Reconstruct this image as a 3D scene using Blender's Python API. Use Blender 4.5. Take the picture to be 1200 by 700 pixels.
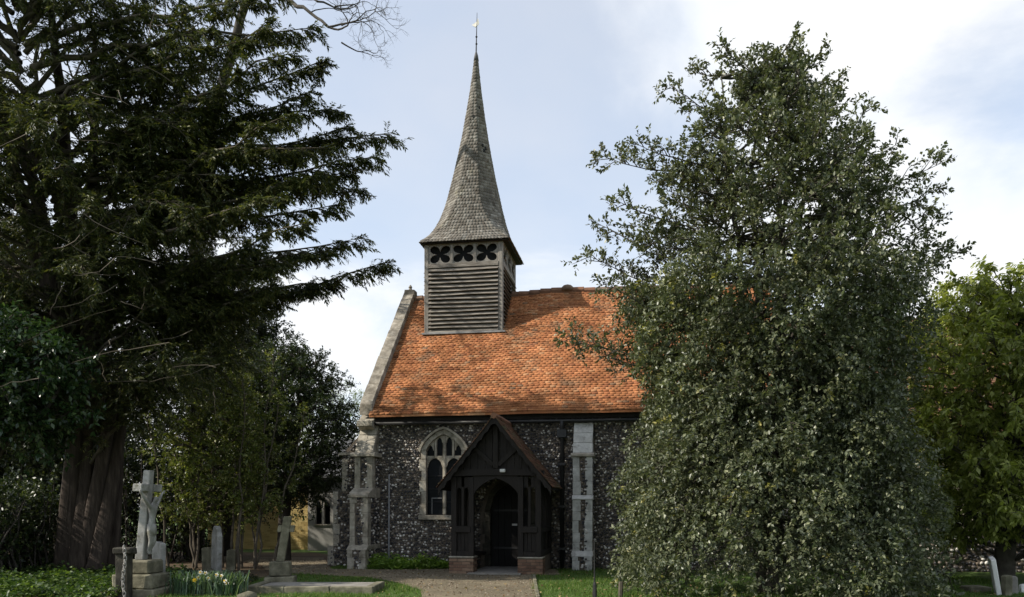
import bpy, bmesh, math, random
import numpy as np
from mathutils import Vector, Matrix

for o in list(bpy.data.objects): bpy.data.objects.remove(o)
scene = bpy.context.scene
COL = scene.collection
R = math.radians
rnd = random.Random(7)
rng = np.random.default_rng(11)

# ------------------------------------------------------------------ camera
FPX, HOR, EYE = 976.0, 595.0, 1.6          # focal length and horizon of the photograph, in its pixels
cd = bpy.data.cameras.new('camera'); cam = bpy.data.objects.new('camera', cd); COL.objects.link(cam)
cam.location = (0, 0, EYE); cam.rotation_euler = (R(90), 0, 0)
cd.sensor_width = 36; cd.lens = FPX / 1200 * 36
cd.shift_y = (HOR - 350) / 1200
cd.clip_end = 8000
scene.camera = cam

# ------------------------------------------------------------------ light
SUN_AZ = R(14)          # sunlight travels towards +X turned this far towards +Y
SUN_EL = R(37)
sd = Vector((math.cos(SUN_AZ) * math.cos(SUN_EL), math.sin(SUN_AZ) * math.cos(SUN_EL), -math.sin(SUN_EL)))
sl = bpy.data.lights.new('sun', 'SUN'); sl.energy = 4.6; sl.angle = R(0.55); sl.color = (1.0, 0.93, 0.82)
so = bpy.data.objects.new('sun', sl); COL.objects.link(so); so.location = (-40, -10, 40)
so.rotation_euler = sd.to_track_quat('-Z', 'Y').to_euler()
scene.view_settings.view_transform = 'Standard'; scene.view_settings.look = 'None'
scene.view_settings.exposure = 0.42; scene.view_settings.gamma = 1
scene.cycles.max_bounces = 6; scene.cycles.transparent_max_bounces = 4

w = bpy.data.worlds.new('World'); scene.world = w; w.use_nodes = True
nt = w.node_tree; nt.nodes.clear()
def N(nt, t, **kw):
    n = nt.nodes.new(t)
    for k, v in kw.items():
        if k in n.inputs: n.inputs[k].default_value = v
        else: setattr(n, k, v)
    return n
def math_n(nt, op, a, b=None, clamp=False):
    n = nt.nodes.new('ShaderNodeMath'); n.operation = op; n.use_clamp = clamp
    for i, v in enumerate((a, b)):
        if v is None: continue
        if isinstance(v, (int, float)): n.inputs[i].default_value = v
        else: nt.links.new(v, n.inputs[i])
    return n.outputs[0]
sky = N(nt, 'ShaderNodeTexSky', sky_type='NISHITA', sun_disc=False, sun_elevation=SUN_EL,
        sun_rotation=math.atan2(-sd.x, -sd.y), air_density=1.0, dust_density=0.6, ozone_density=1.2)
tc = N(nt, 'ShaderNodeTexCoord')
sx = N(nt, 'ShaderNodeSeparateXYZ'); nt.links.new(tc.outputs['Generated'], sx.inputs[0])
zz = math_n(nt, 'ADD', math_n(nt, 'MAXIMUM', sx.outputs['Z'], 0.0), 0.30)
cb = N(nt, 'ShaderNodeCombineXYZ')
nt.links.new(math_n(nt, 'DIVIDE', sx.outputs['X'], zz), cb.inputs['X'])
nt.links.new(math_n(nt, 'DIVIDE', sx.outputs['Y'], zz), cb.inputs['Y'])
n1 = N(nt, 'ShaderNodeTexNoise'); n1.inputs['Scale'].default_value = 1.5; n1.inputs['Detail'].default_value = 9
n1.inputs['Roughness'].default_value = 0.56; n1.inputs['Distortion'].default_value = 0.35
nt.links.new(cb.outputs[0], n1.inputs['Vector'])
acc = n1.outputs['Fac']
def direction(px, py):
    return Vector((px - 600, FPX, HOR - py)).normalized()
# cloud banks (positive) and openings (negative), by direction in the sky: (px, py, sharpness, weight)
for px, py, k, wt in ((1000, 30, 16, .36), (420, 350, 34, .30), (640, 285, 60, .20), (1250, 300, 30, .22), (760, 30, 60, .13), (-300, 250, 8, .2), (300, -300, 10, .12),
                      (500, 110, 18, -.46), (1160, 215, 70, -.26), (640, 165, 50, -.22)):
    v = direction(px, py)
    dp = N(nt, 'ShaderNodeVectorMath', operation='DOT_PRODUCT'); nt.links.new(tc.outputs['Generated'], dp.inputs[0]); dp.inputs[1].default_value = v
    e = math_n(nt, 'EXPONENT', math_n(nt, 'MULTIPLY', math_n(nt, 'SUBTRACT', dp.outputs['Value'], 1.0), float(k)))
    acc = math_n(nt, 'ADD', acc, math_n(nt, 'MULTIPLY', e, wt))
mr = N(nt, 'ShaderNodeMapRange', interpolation_type='SMOOTHSTEP'); nt.links.new(acc, mr.inputs['Value'])
mr.inputs['From Min'].default_value = 0.52; mr.inputs['From Max'].default_value = 0.72
mr.inputs['To Min'].default_value = 0.50; mr.inputs['To Max'].default_value = 1.0
n2 = N(nt, 'ShaderNodeTexNoise'); n2.inputs['Scale'].default_value = 3.0; n2.inputs['Detail'].default_value = 6
nt.links.new(cb.outputs[0], n2.inputs['Vector'])
cr = N(nt, 'ShaderNodeValToRGB'); nt.links.new(n2.outputs['Fac'], cr.inputs[0])
cr.color_ramp.elements[0].position = .3; cr.color_ramp.elements[0].color = (.84, .90, .98, 1)
cr.color_ramp.elements[1].position = .65; cr.color_ramp.elements[1].color = (1, 1, 1, 1)
sc_ = N(nt, 'ShaderNodeVectorMath', operation='SCALE'); nt.links.new(cr.outputs[0], sc_.inputs[0]); sc_.inputs['Scale'].default_value = 5.5
mx = N(nt, 'ShaderNodeMix', data_type='RGBA'); nt.links.new(mr.outputs[0], mx.inputs['Factor'])
nt.links.new(sky.outputs[0], mx.inputs['A']); nt.links.new(sc_.outputs[0], mx.inputs['B'])
bg = N(nt, 'ShaderNodeBackground'); bg.inputs['Strength'].default_value = 0.15
nt.links.new(mx.outputs['Result'], bg.inputs['Color'])
ow = N(nt, 'ShaderNodeOutputWorld'); nt.links.new(bg.outputs[0], ow.inputs[0])

# ------------------------------------------------------------------ materials
def mat(name, cols, rough=.85, by='noise', scale=6, detail=5, vary=0, vscale=1.2, bump=0, bscale=40, spec=.3, transl=0, metal=0, tcol=None, stretch=None, patch=None):
    m = bpy.data.materials.new(name); m.use_nodes = True; t = m.node_tree; t.nodes.clear(); L = t.links.new
    co = t.nodes.new('ShaderNodeTexCoord').outputs['Object']
    if stretch:
        mp = t.nodes.new('ShaderNodeMapping'); mp.inputs['Scale'].default_value = stretch; L(co, mp.inputs[0]); co = mp.outputs[0]
    if by == 'island': f = t.nodes.new('ShaderNodeNewGeometry').outputs['Random Per Island']
    elif by == 'object': f = t.nodes.new('ShaderNodeObjectInfo').outputs['Random']
    else:
        n = N(t, 'ShaderNodeTexNoise', Scale=scale, Detail=detail, Roughness=.62); L(co, n.inputs['Vector']); f = n.outputs['Fac']
    cr = t.nodes.new('ShaderNodeValToRGB'); L(f, cr.inputs[0]); el = cr.color_ramp.elements
    while len(el) < len(cols): el.new(.5)
    for e, (p, c) in zip(el, cols): e.position = p; e.color = (*c, 1)
    col = cr.outputs[0]
    if vary:
        n = N(t, 'ShaderNodeTexNoise', Scale=vscale, Detail=6, Roughness=.65); L(co, n.inputs['Vector'])
        v = N(t, 'ShaderNodeMapRange'); L(n.outputs['Fac'], v.inputs[0])
        v.inputs['From Min'].default_value = .3; v.inputs['From Max'].default_value = .7
        v.inputs['To Min'].default_value = 1 - vary; v.inputs['To Max'].default_value = 1 + vary
        s = N(t, 'ShaderNodeVectorMath', operation='SCALE'); L(col, s.inputs[0]); L(v.outputs[0], s.inputs['Scale']); col = s.outputs[0]
    if patch:
        pc_, psc, lo, hi, amt = patch
        n = N(t, 'ShaderNodeTexNoise', Scale=psc, Detail=9, Roughness=.7); L(co, n.inputs['Vector'])
        v = N(t, 'ShaderNodeMapRange', interpolation_type='SMOOTHSTEP'); L(n.outputs['Fac'], v.inputs[0])
        v.inputs['From Min'].default_value = lo; v.inputs['From Max'].default_value = hi; v.inputs['To Max'].default_value = amt
        q = N(t, 'ShaderNodeMix', data_type='RGBA'); L(v.outputs[0], q.inputs['Factor']); L(col, q.inputs['A']); q.inputs['B'].default_value = (*pc_, 1); col = q.outputs['Result']
    b = N(t, 'ShaderNodeBsdfPrincipled', Roughness=rough, Metallic=metal); L(col, b.inputs['Base Color'])
    b.inputs['Specular IOR Level'].default_value = spec
    if bump:
        n = N(t, 'ShaderNodeTexNoise', Scale=bscale, Detail=6, Roughness=.65); L(co, n.inputs['Vector'])
        bp = N(t, 'ShaderNodeBump', Strength=bump, Distance=.02); L(n.outputs['Fac'], bp.inputs['Height']); L(bp.outputs[0], b.inputs['Normal'])
    out = b.outputs[0]
    if transl:
        tr = t.nodes.new('ShaderNodeBsdfTranslucent')
        s = N(t, 'ShaderNodeVectorMath', operation='MULTIPLY'); L(col, s.inputs[0]); s.inputs[1].default_value = tcol or (1.3, 1.5, .7); L(s.outputs[0], tr.inputs['Color'])
        ms = N(t, 'ShaderNodeMixShader', Fac=transl); L(out, ms.inputs[1]); L(tr.outputs[0], ms.inputs[2]); out = ms.outputs[0]
    o = t.nodes.new('ShaderNodeOutputMaterial'); L(out, o.inputs[0])
    return m

M = {}
M['mortar'] = mat('mortar', [(.3, (.075, .063, .050)), (.7, (.15, .125, .098))], .95, scale=9, bump=.6, bscale=60)
M['flint'] = mat('flint', [(0, (.016, .016, .02)), (.38, (.035, .034, .04)), (.52, (.085, .075, .07)), (.66, (.16, .125, .095)), (.79, (.28, .245, .21)), (.89, (.50, .47, .43)), (1, (.70, .67, .62))], .45, by='island', vary=.2, vscale=.9, spec=.45)
M['tile'] = mat('roof_tile', [(0, (.22, .088, .045)), (.12, (.285, .113, .052)), (.5, (.345, .143, .062)), (.88, (.385, .168, .077)), (.97, (.41, .22, .115)), (1, (.20, .125, .08))], .95, spec=.12, by='island', vary=.5, vscale=1.5, bump=.3, bscale=70, patch=((.16, .11, .07), 1.7, .50, .70, .75))
M['porch_tile'] = mat('porch_tile', [(0, (.09, .055, .035)), (.4, (.15, .075, .045)), (.7, (.20, .10, .06)), (1, (.11, .11, .06))], .9, by='island', vary=.45, vscale=2.5, bump=.4, bscale=60)
M['ridge_tile'] = mat('ridge_tile', [(0, (.13, .075, .05)), (.5, (.20, .10, .06)), (1, (.15, .13, .10))], .9, by='object', vary=.3, vscale=4, bump=.4)
M['shingle'] = mat('wood_shingle', [(0, (.115, .10, .082)), (.4, (.165, .15, .128)), (.75, (.205, .19, .165)), (1, (.275, .26, .23))], .85, by='island', vary=.35, vscale=2.2, bump=.3, bscale=60, patch=((.20, .19, .09), 1.1, .56, .75, .5))
M['oldwood'] = mat('weathered_oak', [(.25, (.095, .08, .064)), (.5, (.20, .178, .15)), (.75, (.37, .34, .30))], .85, scale=3, detail=8, vary=.2, bump=.5, bscale=25, stretch=(1, 6, 14))
M['oldwood_v'] = mat('weathered_oak_upright', [(.25, (.15, .132, .11)), (.5, (.25, .23, .20)), (.75, (.36, .335, .30))], .85, scale=3, detail=8, vary=.2, bump=.5, bscale=25, stretch=(12, 12, 1))
M['darkwood'] = mat('dark_oak', [(.3, (.010, .008, .007)), (.6, (.020, .016, .013)), (.8, (.035, .029, .025))], .75, scale=4, detail=7, bump=.5, bscale=30, stretch=(8, 8, 1))
M['door'] = mat('door_oak', [(.3, (.005, .0045, .004)), (.7, (.012, .010, .009))], .7, scale=4, bump=.3, stretch=(8, 8, 1))
M['stone'] = mat('limestone', [(.25, (.19, .165, .125)), (.5, (.32, .29, .235)), (.75, (.42, .39, .33))], .9, scale=3.5, detail=9, vary=.35, vscale=5, bump=.6, bscale=30, patch=((.09, .08, .055), 4, .50, .66, .7))
M['stone_pale'] = mat('pale_limestone', [(.25, (.33, .32, .29)), (.5, (.48, .47, .44)), (.75, (.60, .59, .56))], .9, scale=3.5, detail=9, vary=.25, vscale=5, bump=.5, bscale=30, patch=((.15, .14, .115), 4.5, .52, .68, .65))
M['coping'] = mat('lichen_stone', [(.25, (.12, .105, .08)), (.5, (.24, .215, .175)), (.75, (.42, .39, .33))], .95, scale=7, detail=10, vary=.45, vscale=2, bump=.6, bscale=30)
M['grave'] = mat('grave_stone', [(.25, (.12, .115, .095)), (.5, (.25, .245, .225)), (.75, (.38, .38, .36))], .9, scale=4, detail=9, vary=.4, vscale=2.5, bump=.5, bscale=35, patch=((.10, .095, .055), 5, .54, .66, .7))
M['grave_dark'] = mat('mossy_grave_stone', [(.25, (.06, .058, .038)), (.5, (.14, .13, .088)), (.75, (.27, .25, .18))], .95, scale=5, detail=9, vary=.4, vscale=3, bump=.6, bscale=30)
M['dark_stone'] = mat('dark_shaded_stone', [(.25, (.018, .017, .013)), (.5, (.04, .037, .028)), (.75, (.085, .078, .06))], .95, scale=5, detail=9, vary=.4, bump=.6, bscale=30)  # dark mossy kerb post; on the doorway it paints in porch shade
M['white_stone'] = mat('white_marble', [(.3, (.62, .61, .58)), (.7, (.80, .79, .76))], .7, scale=6, bump=.1)
M['brick'] = mat('red_brick', [(0, (.11, .065, .045)), (.5, (.18, .105, .07)), (1, (.25, .17, .115))], .9, by='object', vary=.3, vscale=6, bump=.4)
M['yellow_brick'] = mat('yellow_brick', [(0, (.42, .31, .12)), (.5, (.54, .41, .17)), (1, (.62, .49, .22))], .9, by='island', vary=.15)
M['render'] = mat('grey_render', [(.3, (.30, .29, .26)), (.7, (.42, .41, .38))], .95, scale=2, bump=.2)
M['slate'] = mat('slate', [(0, (.07, .075, .08)), (1, (.15, .15, .15))], .7, by='island', vary=.3)
M['glass'] = mat('leaded_glass', [(.4, (.006, .007, .008)), (.7, (.012, .013, .016))], .4, scale=3, spec=.06, bump=.15, bscale=14)
M['lead'] = mat('lead', [(.3, (.06, .06, .06)), (.7, (.12, .12, .12))], .6)
M['lead_grey'] = mat('grey_lead_flashing', [(.3, (.20, .20, .20)), (.7, (.34, .34, .33))], .6)
M['black_iron'] = mat('black_iron', [(.3, (.012, .012, .012)), (.7, (.028, .027, .026))], .5, spec=.4, bump=.2)
M['pale_iron'] = mat('galvanised_pipe', [(.3, (.20, .20, .21)), (.7, (.30, .30, .31))], .6)
M['rusty'] = mat('rusty_chain', [(.3, (.20, .19, .17)), (.7, (.40, .38, .35))], .7, scale=20)
M['gilt'] = mat('pale_gilt', [(.3, (.62, .58, .48)), (.7, (.78, .75, .68))], .4)
M['lampglass'] = mat('white_lamp_cover', [(.3, (.5, .5, .48)), (.7, (.62, .62, .60))], .4)
M['void'] = mat('unlit_black', [(.3, (.012, .012, .012)), (.7, (.02, .02, .02))], .95)  # black stand-in for unlit space, belfry inside and spire gaps
M['soil'] = mat('leaf_mould', [(.25, (.035, .026, .016)), (.5, (.08, .055, .032)), (.75, (.14, .10, .055))], .98, scale=7, detail=10, vary=.35, vscale=.8, bump=.8, bscale=18)
M['turf'] = mat('turf', [(.25, (.034, .065, .012)), (.5, (.06, .105, .020)), (.75, (.085, .13, .028))], .95, scale=5, detail=10, vary=.3, vscale=.7, bump=.7, bscale=30)
M['gravel'] = mat('gravel', [(.25, (.075, .060, .037)), (.5, (.150, .124, .080)), (.75, (.245, .208, .14))], .95, scale=22, detail=10, vary=.3, vscale=.9, bump=.8, bscale=50)
M['pebble'] = mat('pebbles', [(0, (.08, .055, .035)), (.5, (.17, .125, .085)), (1, (.34, .28, .21))], .9, by='island')
M['slab'] = mat('paving_stone', [(.25, (.16, .15, .13)), (.75, (.30, .28, .25))], .9, scale=5, bump=.4)
M['grass'] = mat('grass_blades', [(0, (.045, .095, .014)), (.5, (.085, .15, .024)), (.85, (.13, .19, .04)), (1, (.16, .16, .06))], .6, by='island', transl=.35, spec=.25)
M['bark_yew'] = mat('yew_bark', [(.3, (.025, .018, .014)), (.55, (.055, .042, .033)), (.8, (.12, .092, .072))], .95, scale=3, detail=9, bump=.9, bscale=12, stretch=(5, 5, .7))
M['bark'] = mat('grey_bark', [(.3, (.035, .031, .025)), (.7, (.09, .08, .065))], .95, scale=5, detail=8, bump=.7, bscale=25)
M['bark_dark'] = mat('dark_bark', [(.3, (.03, .026, .022)), (.7, (.07, .06, .05))], .95, scale=5, bump=.7, bscale=25)
M['twig'] = mat('dead_twigs', [(.3, (.05, .042, .03)), (.7, (.12, .10, .075))], .9, scale=5)
def leafmat(n, c0, c1, c2, rough=.45, transl=.3, spec=.4, tcol=(1.3, 1.38, .6)):
    return mat(n, [(0, c0), (.55, c1), (.93, c2), (1, tuple(min(1, x * 1.5) for x in c2))], rough, by='island', vary=.35, vscale=.7, transl=transl, spec=spec, tcol=tcol)
M['yew_leaf'] = leafmat('yew_needles', (.024, .036, .012), (.048, .060, .020), (.125, .125, .040), .5, .25)
M['holly_leaf'] = leafmat('holly_leaves', (.055, .068, .036), (.092, .108, .060), (.17, .178, .098), .42, .20, .55)
M['holly_yellow'] = leafmat('yellow_sunlit_leaves', (.20, .20, .06), (.30, .28, .09), (.42, .38, .16), .5, .3)  # yellow leaves that also carry painted sunlight
M['laurel_leaf'] = leafmat('laurel_leaves', (.014, .034, .012), (.028, .056, .020), (.055, .085, .030), .25, .22, .55)
M['cherry_leaf'] = leafmat('drooping_leaves', (.13, .16, .032), (.20, .23, .050), (.34, .36, .12), .4, .42)  # leaf colour raised to stand in for sunlight the holly blocks
M['shrub_leaf'] = leafmat('shrub_leaves', (.065, .09, .020), (.12, .15, .036), (.22, .22, .075), .4, .3)  # olive lightened so the shrub looks sunlit
M['dark_leaf'] = leafmat('dark_evergreen_leaves', (.016, .030, .012), (.034, .052, .018), (.065, .080, .026), .4, .25)
M['hedge_leaf'] = leafmat('hedge_leaves', (.012, .020, .008), (.024, .036, .012), (.045, .055, .018), .5, .25)
M['pale_leaf'] = leafmat('pale_leaves', (.12, .16, .10), (.18, .22, .13), (.26, .29, .18), .5, .4)
M['weed'] = leafmat('weed_leaves', (.09, .17, .024), (.15, .25, .04), (.24, .33, .08), .45, .45)  # green brightened to replace sun missing at the wall foot
M['nettle'] = leafmat('ground_leaves', (.020, .045, .010), (.045, .085, .018), (.11, .16, .035), .45, .35)
M['daff_leaf'] = leafmat('daffodil_leaves', (.05, .095, .055), (.085, .14, .085), (.15, .20, .13), .4, .3)
M['litter'] = mat('dead_leaves', [(0, (.08, .045, .02)), (.6, (.17, .11, .05)), (1, (.30, .24, .10))], .8, by='island')
M['daff_white'] = mat('white_petals', [(.3, (.66, .66, .60)), (.7, (.80, .80, .74))], .5, transl=.3, tcol=(1, 1, .9))
M['daff_yellow'] = mat('yellow_petals', [(.3, (.70, .50, .04)), (.7, (.80, .62, .08))], .5, transl=.3, tcol=(1, .9, .4))

# ------------------------------------------------------------------ object helpers
def put(o, parent=None, label=None, cat=None, group=None, kind=None):
    if parent is not None: o.parent = parent
    if label: o['label'] = label
    if cat: o['category'] = cat
    if group: o['group'] = group
    if kind: o['kind'] = kind
    return o
def empty(name, loc=(0, 0, 0), rz=0, parent=None, **kw):
    o = bpy.data.objects.new(name, None); COL.objects.link(o); o.location = loc; o.rotation_euler = (0, 0, rz)
    o.empty_display_size = .2
    return put(o, parent, **kw)
def np_mesh(name, V, F, m, parent=None, smooth=False, **kw):
    V = np.asarray(V, np.float32).reshape(-1, 3); F = np.asarray(F, np.int32); k = F.shape[1]
    me = bpy.data.meshes.new(name)
    me.vertices.add(len(V)); me.vertices.foreach_set('co', V.ravel())
    me.loops.add(F.size); me.loops.foreach_set('vertex_index', F.ravel())
    me.polygons.add(len(F)); me.polygons.foreach_set('loop_start', np.arange(0, F.size, k, dtype=np.int32))
    if smooth: me.polygons.foreach_set('use_smooth', np.ones(len(F), bool))
    me.update(calc_edges=True); me.validate()
    me.materials.append(M[m])
    o = bpy.data.objects.new(name, me); COL.objects.link(o)
    return put(o, parent, **kw)
class MB:
    """collects shapes, then links them as ONE mesh object"""
    def __init__(s): s.v = []; s.f = []
    def add(s, vs, fs):
        b = len(s.v); s.v += [tuple(v) for v in vs]; s.f += [tuple(i + b for i in f) for f in fs]; return s
    def box(s, x0, x1, y0, y1, z0, z1, j=0):
        q = lambda: (rnd.random() - .5) * 2 * j
        vs = [(x + q(), y + q(), z + q()) for z in (z0, z1) for y in (y0, y1) for x in (x0, x1)]
        return s.add(vs, [(0, 2, 3, 1), (4, 5, 7, 6), (0, 1, 5, 4), (2, 6, 7, 3), (0, 4, 6, 2), (1, 3, 7, 5)])
    def prism(s, poly, y0, y1):               # poly: (x, z), anticlockwise seen from the front (-y)
        n = len(poly)
        vs = [(x, y0, z) for x, z in poly] + [(x, y1, z) for x, z in poly]
        return s.add(vs, [tuple(range(n)), tuple(range(2 * n - 1, n - 1, -1))] + [(i, i + n, (i + 1) % n + n, (i + 1) % n) for i in range(n)])
    def prism_x(s, poly, x0, x1):             # poly: (y, z)
        n = len(poly)
        vs = [(x0, y, z) for y, z in poly] + [(x1, y, z) for y, z in poly]
        return s.add(vs, [tuple(range(n - 1, -1, -1)), tuple(range(n, 2 * n))] + [(i, (i + 1) % n, (i + 1) % n + n, i + n) for i in range(n)])
    def bar(s, a, b, w, d=None, up=(0, 0, 1)):
        a = Vector(a); b = Vector(b); t = (b - a).normalized(); u = Vector(up)
        if abs(t.dot(u)) > .98: u = Vector((0, 1, 0))
        sdir = t.cross(u).normalized() * (w / 2); n = sdir.cross(t).normalized() * ((d or w) / 2)
        vs = [p + i * sdir + k * n for p in (a, b) for i, k in ((-1, -1), (1, -1), (1, 1), (-1, 1))]
        return s.add(vs, [(3, 2, 1, 0), (4, 5, 6, 7)] + [(i, (i + 1) % 4, (i + 1) % 4 + 4, i + 4) for i in range(4)])
    def tube(s, pts, rad, n=8, cap=True):
        pts = [Vector(p) for p in pts]; m = len(pts); rings = []
        for i, p in enumerate(pts):
            t = (pts[min(i + 1, m - 1)] - pts[max(i - 1, 0)]).normalized()
            u = t.cross(Vector((0, 0, 1))) if abs(t.z) < .95 else t.cross(Vector((0, 1, 0)))
            u.normalize(); v = t.cross(u); r = rad[i] if hasattr(rad, '__len__') else rad
            rings += [p + (u * math.cos(2 * math.pi * k / n) + v * math.sin(2 * math.pi * k / n)) * r for k in range(n)]
        fs = [(i * n + k, i * n + (k + 1) % n, (i + 1) * n + (k + 1) % n, (i + 1) * n + k) for i in range(m - 1) for k in range(n)]
        if cap: fs += [tuple(range(n - 1, -1, -1)), tuple(range((m - 1) * n, m * n))]
        return s.add(rings, fs)
    def build(s, name, m, parent=None, smooth=False, bevel=0, **kw):
        me = bpy.data.meshes.new(name); me.from_pydata(s.v, [], s.f)
        bm = bmesh.new(); bm.from_mesh(me); bmesh.ops.recalc_face_normals(bm, faces=bm.faces); bm.to_mesh(me); bm.free()
        if smooth: me.polygons.foreach_set('use_smooth', [True] * len(me.polygons))
        me.materials.append(M[m]); o = bpy.data.objects.new(name, me); COL.objects.link(o)
        if bevel:
            b = o.modifiers.new('bevel', 'BEVEL'); b.width = bevel; b.segments = 1; b.limit_method = 'ANGLE'
        return put(o, parent, **kw)
def block(name, m, parent, x0, x1, y0, y1, z0, z1, j=.004, bevel=.008, **kw):
    return MB().box(x0, x1, y0, y1, z0, z1, j).build(name, m, parent, bevel=bevel, **kw)
def at(px, py, Y):
    return Vector(((px - 600) * Y / FPX, Y, EYE + (HOR - py) * Y / FPX))

# faceted stones set in a plane: o + u*ux + v*uz, standing out along nrm
ICO_V = []; g = (1 + 5 ** .5) / 2
for a in (-1, 1):
    for b in (-g, g): ICO_V += [(0, a, b), (a, b, 0), (b, 0, a)]
ICO_V = np.array(ICO_V) / math.hypot(1, g)
_bm = bmesh.new(); [_bm.verts.new(v) for v in ICO_V]; bmesh.ops.convex_hull(_bm, input=_bm.verts[:]); _bm.verts.index_update()
ICO_F = np.array([[v.index for v in f.verts] for f in _bm.faces]); ICO_V = np.array([v.co[:] for v in _bm.verts]); _bm.free()
def lumps(P, U, W, NR, su, sw, sn, jit=.25):
    n = len(P); V = ICO_V[None] * (1 + jit * (rng.random((n, 12, 1)) - .5) * 2)
    a = rng.normal(0, .35, n); ca, sa = np.cos(a)[:, None], np.sin(a)[:, None]
    x = V[:, :, 0] * su[:, None]; z = V[:, :, 2] * sw[:, None]; x, z = x * ca - z * sa, x * sa + z * ca
    y = V[:, :, 1] * sn[:, None]
    out = P[:, None] + x[..., None] * U + z[..., None] * W + y[..., None] * NR
    F = ICO_F[None] + (np.arange(n) * 12)[:, None, None]
    return out.reshape(-1, 3), F.reshape(-1, 3)
def flints(parent, patches, pitch=.085):
    VS, FS, b = [], [], 0
    for o, u, wv, nr, wd, hd, keep in patches:
        u, wv, nr, o = [np.array(t, float) for t in (u, wv, nr, o)]
        pts = []
        z = pitch * .4
        while z < hd:
            h = pitch * rng.uniform(.75, 1.15); x = rng.uniform(0, pitch)
            while x < wd - .02:
                l = pitch * rng.uniform(.75, 1.6)
                pts.append((x + l / 2, z + rng.normal(0, .012), l * .47, h * .46)); x += l
            z += h * .96
        pts = np.array(pts)
        if keep is not None: pts = pts[[keep(p[0], p[1]) for p in pts]]
        if not len(pts): continue
        P = o + pts[:, :1] * u + pts[:, 1:2] * wv
        V, F = lumps(P, u, wv, nr, pts[:, 2], pts[:, 3], rng.uniform(.018, .042, len(pts)))
        VS.append(V); FS.append(F + b); b += len(V)
    return np_mesh('flintwork', np.concatenate(VS), np.concatenate(FS), 'flint', parent, kind='stuff')

# rows of lapped slabs (tiles, shingles): each slab 6 corners, a thick lower edge
def lapped(rows, width, thick, VS, FS, jl=.12, jt=.006):
    """rows: list of (A_low, B_low, A_high, B_high, normal) in order"""
    for a, b, c, d, nr in rows:
        a, b, c, d, nr = map(np.asarray, (a, b, c, d, nr)); L = np.linalg.norm(b - a)
        if L < .015: continue
        n = max(1, int(round(L / width))); off = rng.uniform(-.5, .5) / n
        e = np.clip(np.arange(n + 1) / n + (off if n > 2 else 0) + rng.normal(0, .05 / n, n + 1), 0, 1); e[0] = 0; e[-1] = 1
        if n > 2 and off > 0: e = np.insert(e, 1, max(.001, e[1] - 1 / n)) if e[1] > 1.2 / n else e
        for s, t in zip(e[:-1], e[1:]):
            if t - s < .05 / n: continue
            g_ = .0015 / L; s2, t2 = s + g_, t - g_
            sl_ = rng.normal(0, jl) * 1.0; th = thick + abs(rng.normal(0, jt)); lift = rng.normal(0, jt * .6)
            low1 = a + (b - a) * s2; low2 = a + (b - a) * t2; hi1 = c + (d - c) * s2; hi2 = c + (d - c) * t2
            low1 = low1 + (low1 - hi1) * sl_ * .25; low2 = low2 + (low2 - hi2) * sl_ * .25
            i = len(VS)
            VS.extend([low1 + nr * lift, low2 + nr * lift, low2 + nr * (th + lift), low1 + nr * (th + lift), hi2 + nr * .004, hi1 + nr * .004])
            FS.extend([(i, i + 1, i + 2, i + 3), (i + 3, i + 2, i + 4, i + 5), (i, i + 3, i + 5, i + 5), (i + 1, i + 4, i + 4, i + 2)])
def lapped_mesh(name, VS, FS, m, parent, **kw):
    T = []
    for f in FS:
        T.append(f[:3]);
        if f[3] != f[2] and f[3] != f[0]: T.append((f[0], f[2], f[3]))
    T = [t for t in T if len(set(t)) == 3]
    return np_mesh(name, np.array(VS), np.array(T), m, parent, **kw)

# ------------------------------------------------------------------ the ground
def sheet(name, m, poly, z, **kw):
    me = bpy.data.meshes.new(name); me.from_pydata([(x, y, z) for x, y in poly], [], [tuple(range(len(poly)))])
    bm = bmesh.new(); bm.from_mesh(me); bmesh.ops.recalc_face_normals(bm, faces=bm.faces)
    for f in bm.faces:
        if f.normal.z < 0: f.normal_flip()
    bm.to_mesh(me); bm.free()
    me.materials.append(M[m]); o = bpy.data.objects.new(name, me); COL.objects.link(o); return put(o, None, kind='structure', **kw)
S = 3000
sheet('ground', 'turf', [(-S, -S), (S, -S), (S, S), (-S, S)], 0)
SOIL = [(-40, 9), (-7.2, 9), (-6.2, 15.5), (-6.6, 17.5), (-5.6, 19), (-5.0, 20.2), (-4.6, 26), (-7.0, 29.5), (-40, 33)]
sheet('leaf_mould_ground', 'soil', SOIL, .004)
PATH = [(.42, 2), (.40, 14), (.46, 17.5), (.50, 19.55), (1.15, 19.65), (1.15, 21.4), (-1.3, 21.9), (-1.6, 21.6), (-3.4, 21.4), (-4.7, 21.6), (-5.2, 23.5), (-6.0, 26.5), (-9.5, 27.0), (-12, 25.5),
        (-8, 24.6), (-7.0, 23.2), (-6.3, 21.3), (-5.0, 19.9), (-3.3, 19.0), (-2.4, 17.6), (-1.75, 16), (-1.5, 14), (-1.4, 2)]
sheet('path', 'gravel', PATH, .012)
def inside(poly, x, y):
    x = np.asarray(x); y = np.asarray(y); r = np.zeros(x.shape, bool); n = len(poly)
    for i in range(n):
        (x0, y0), (x1, y1) = poly[i], poly[(i + 1) % n]
        if y0 == y1: continue
        r ^= ((y0 > y) != (y1 > y)) & (x < (x1 - x0) * (y - y0) / (y1 - y0) + x0)
    return r

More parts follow.
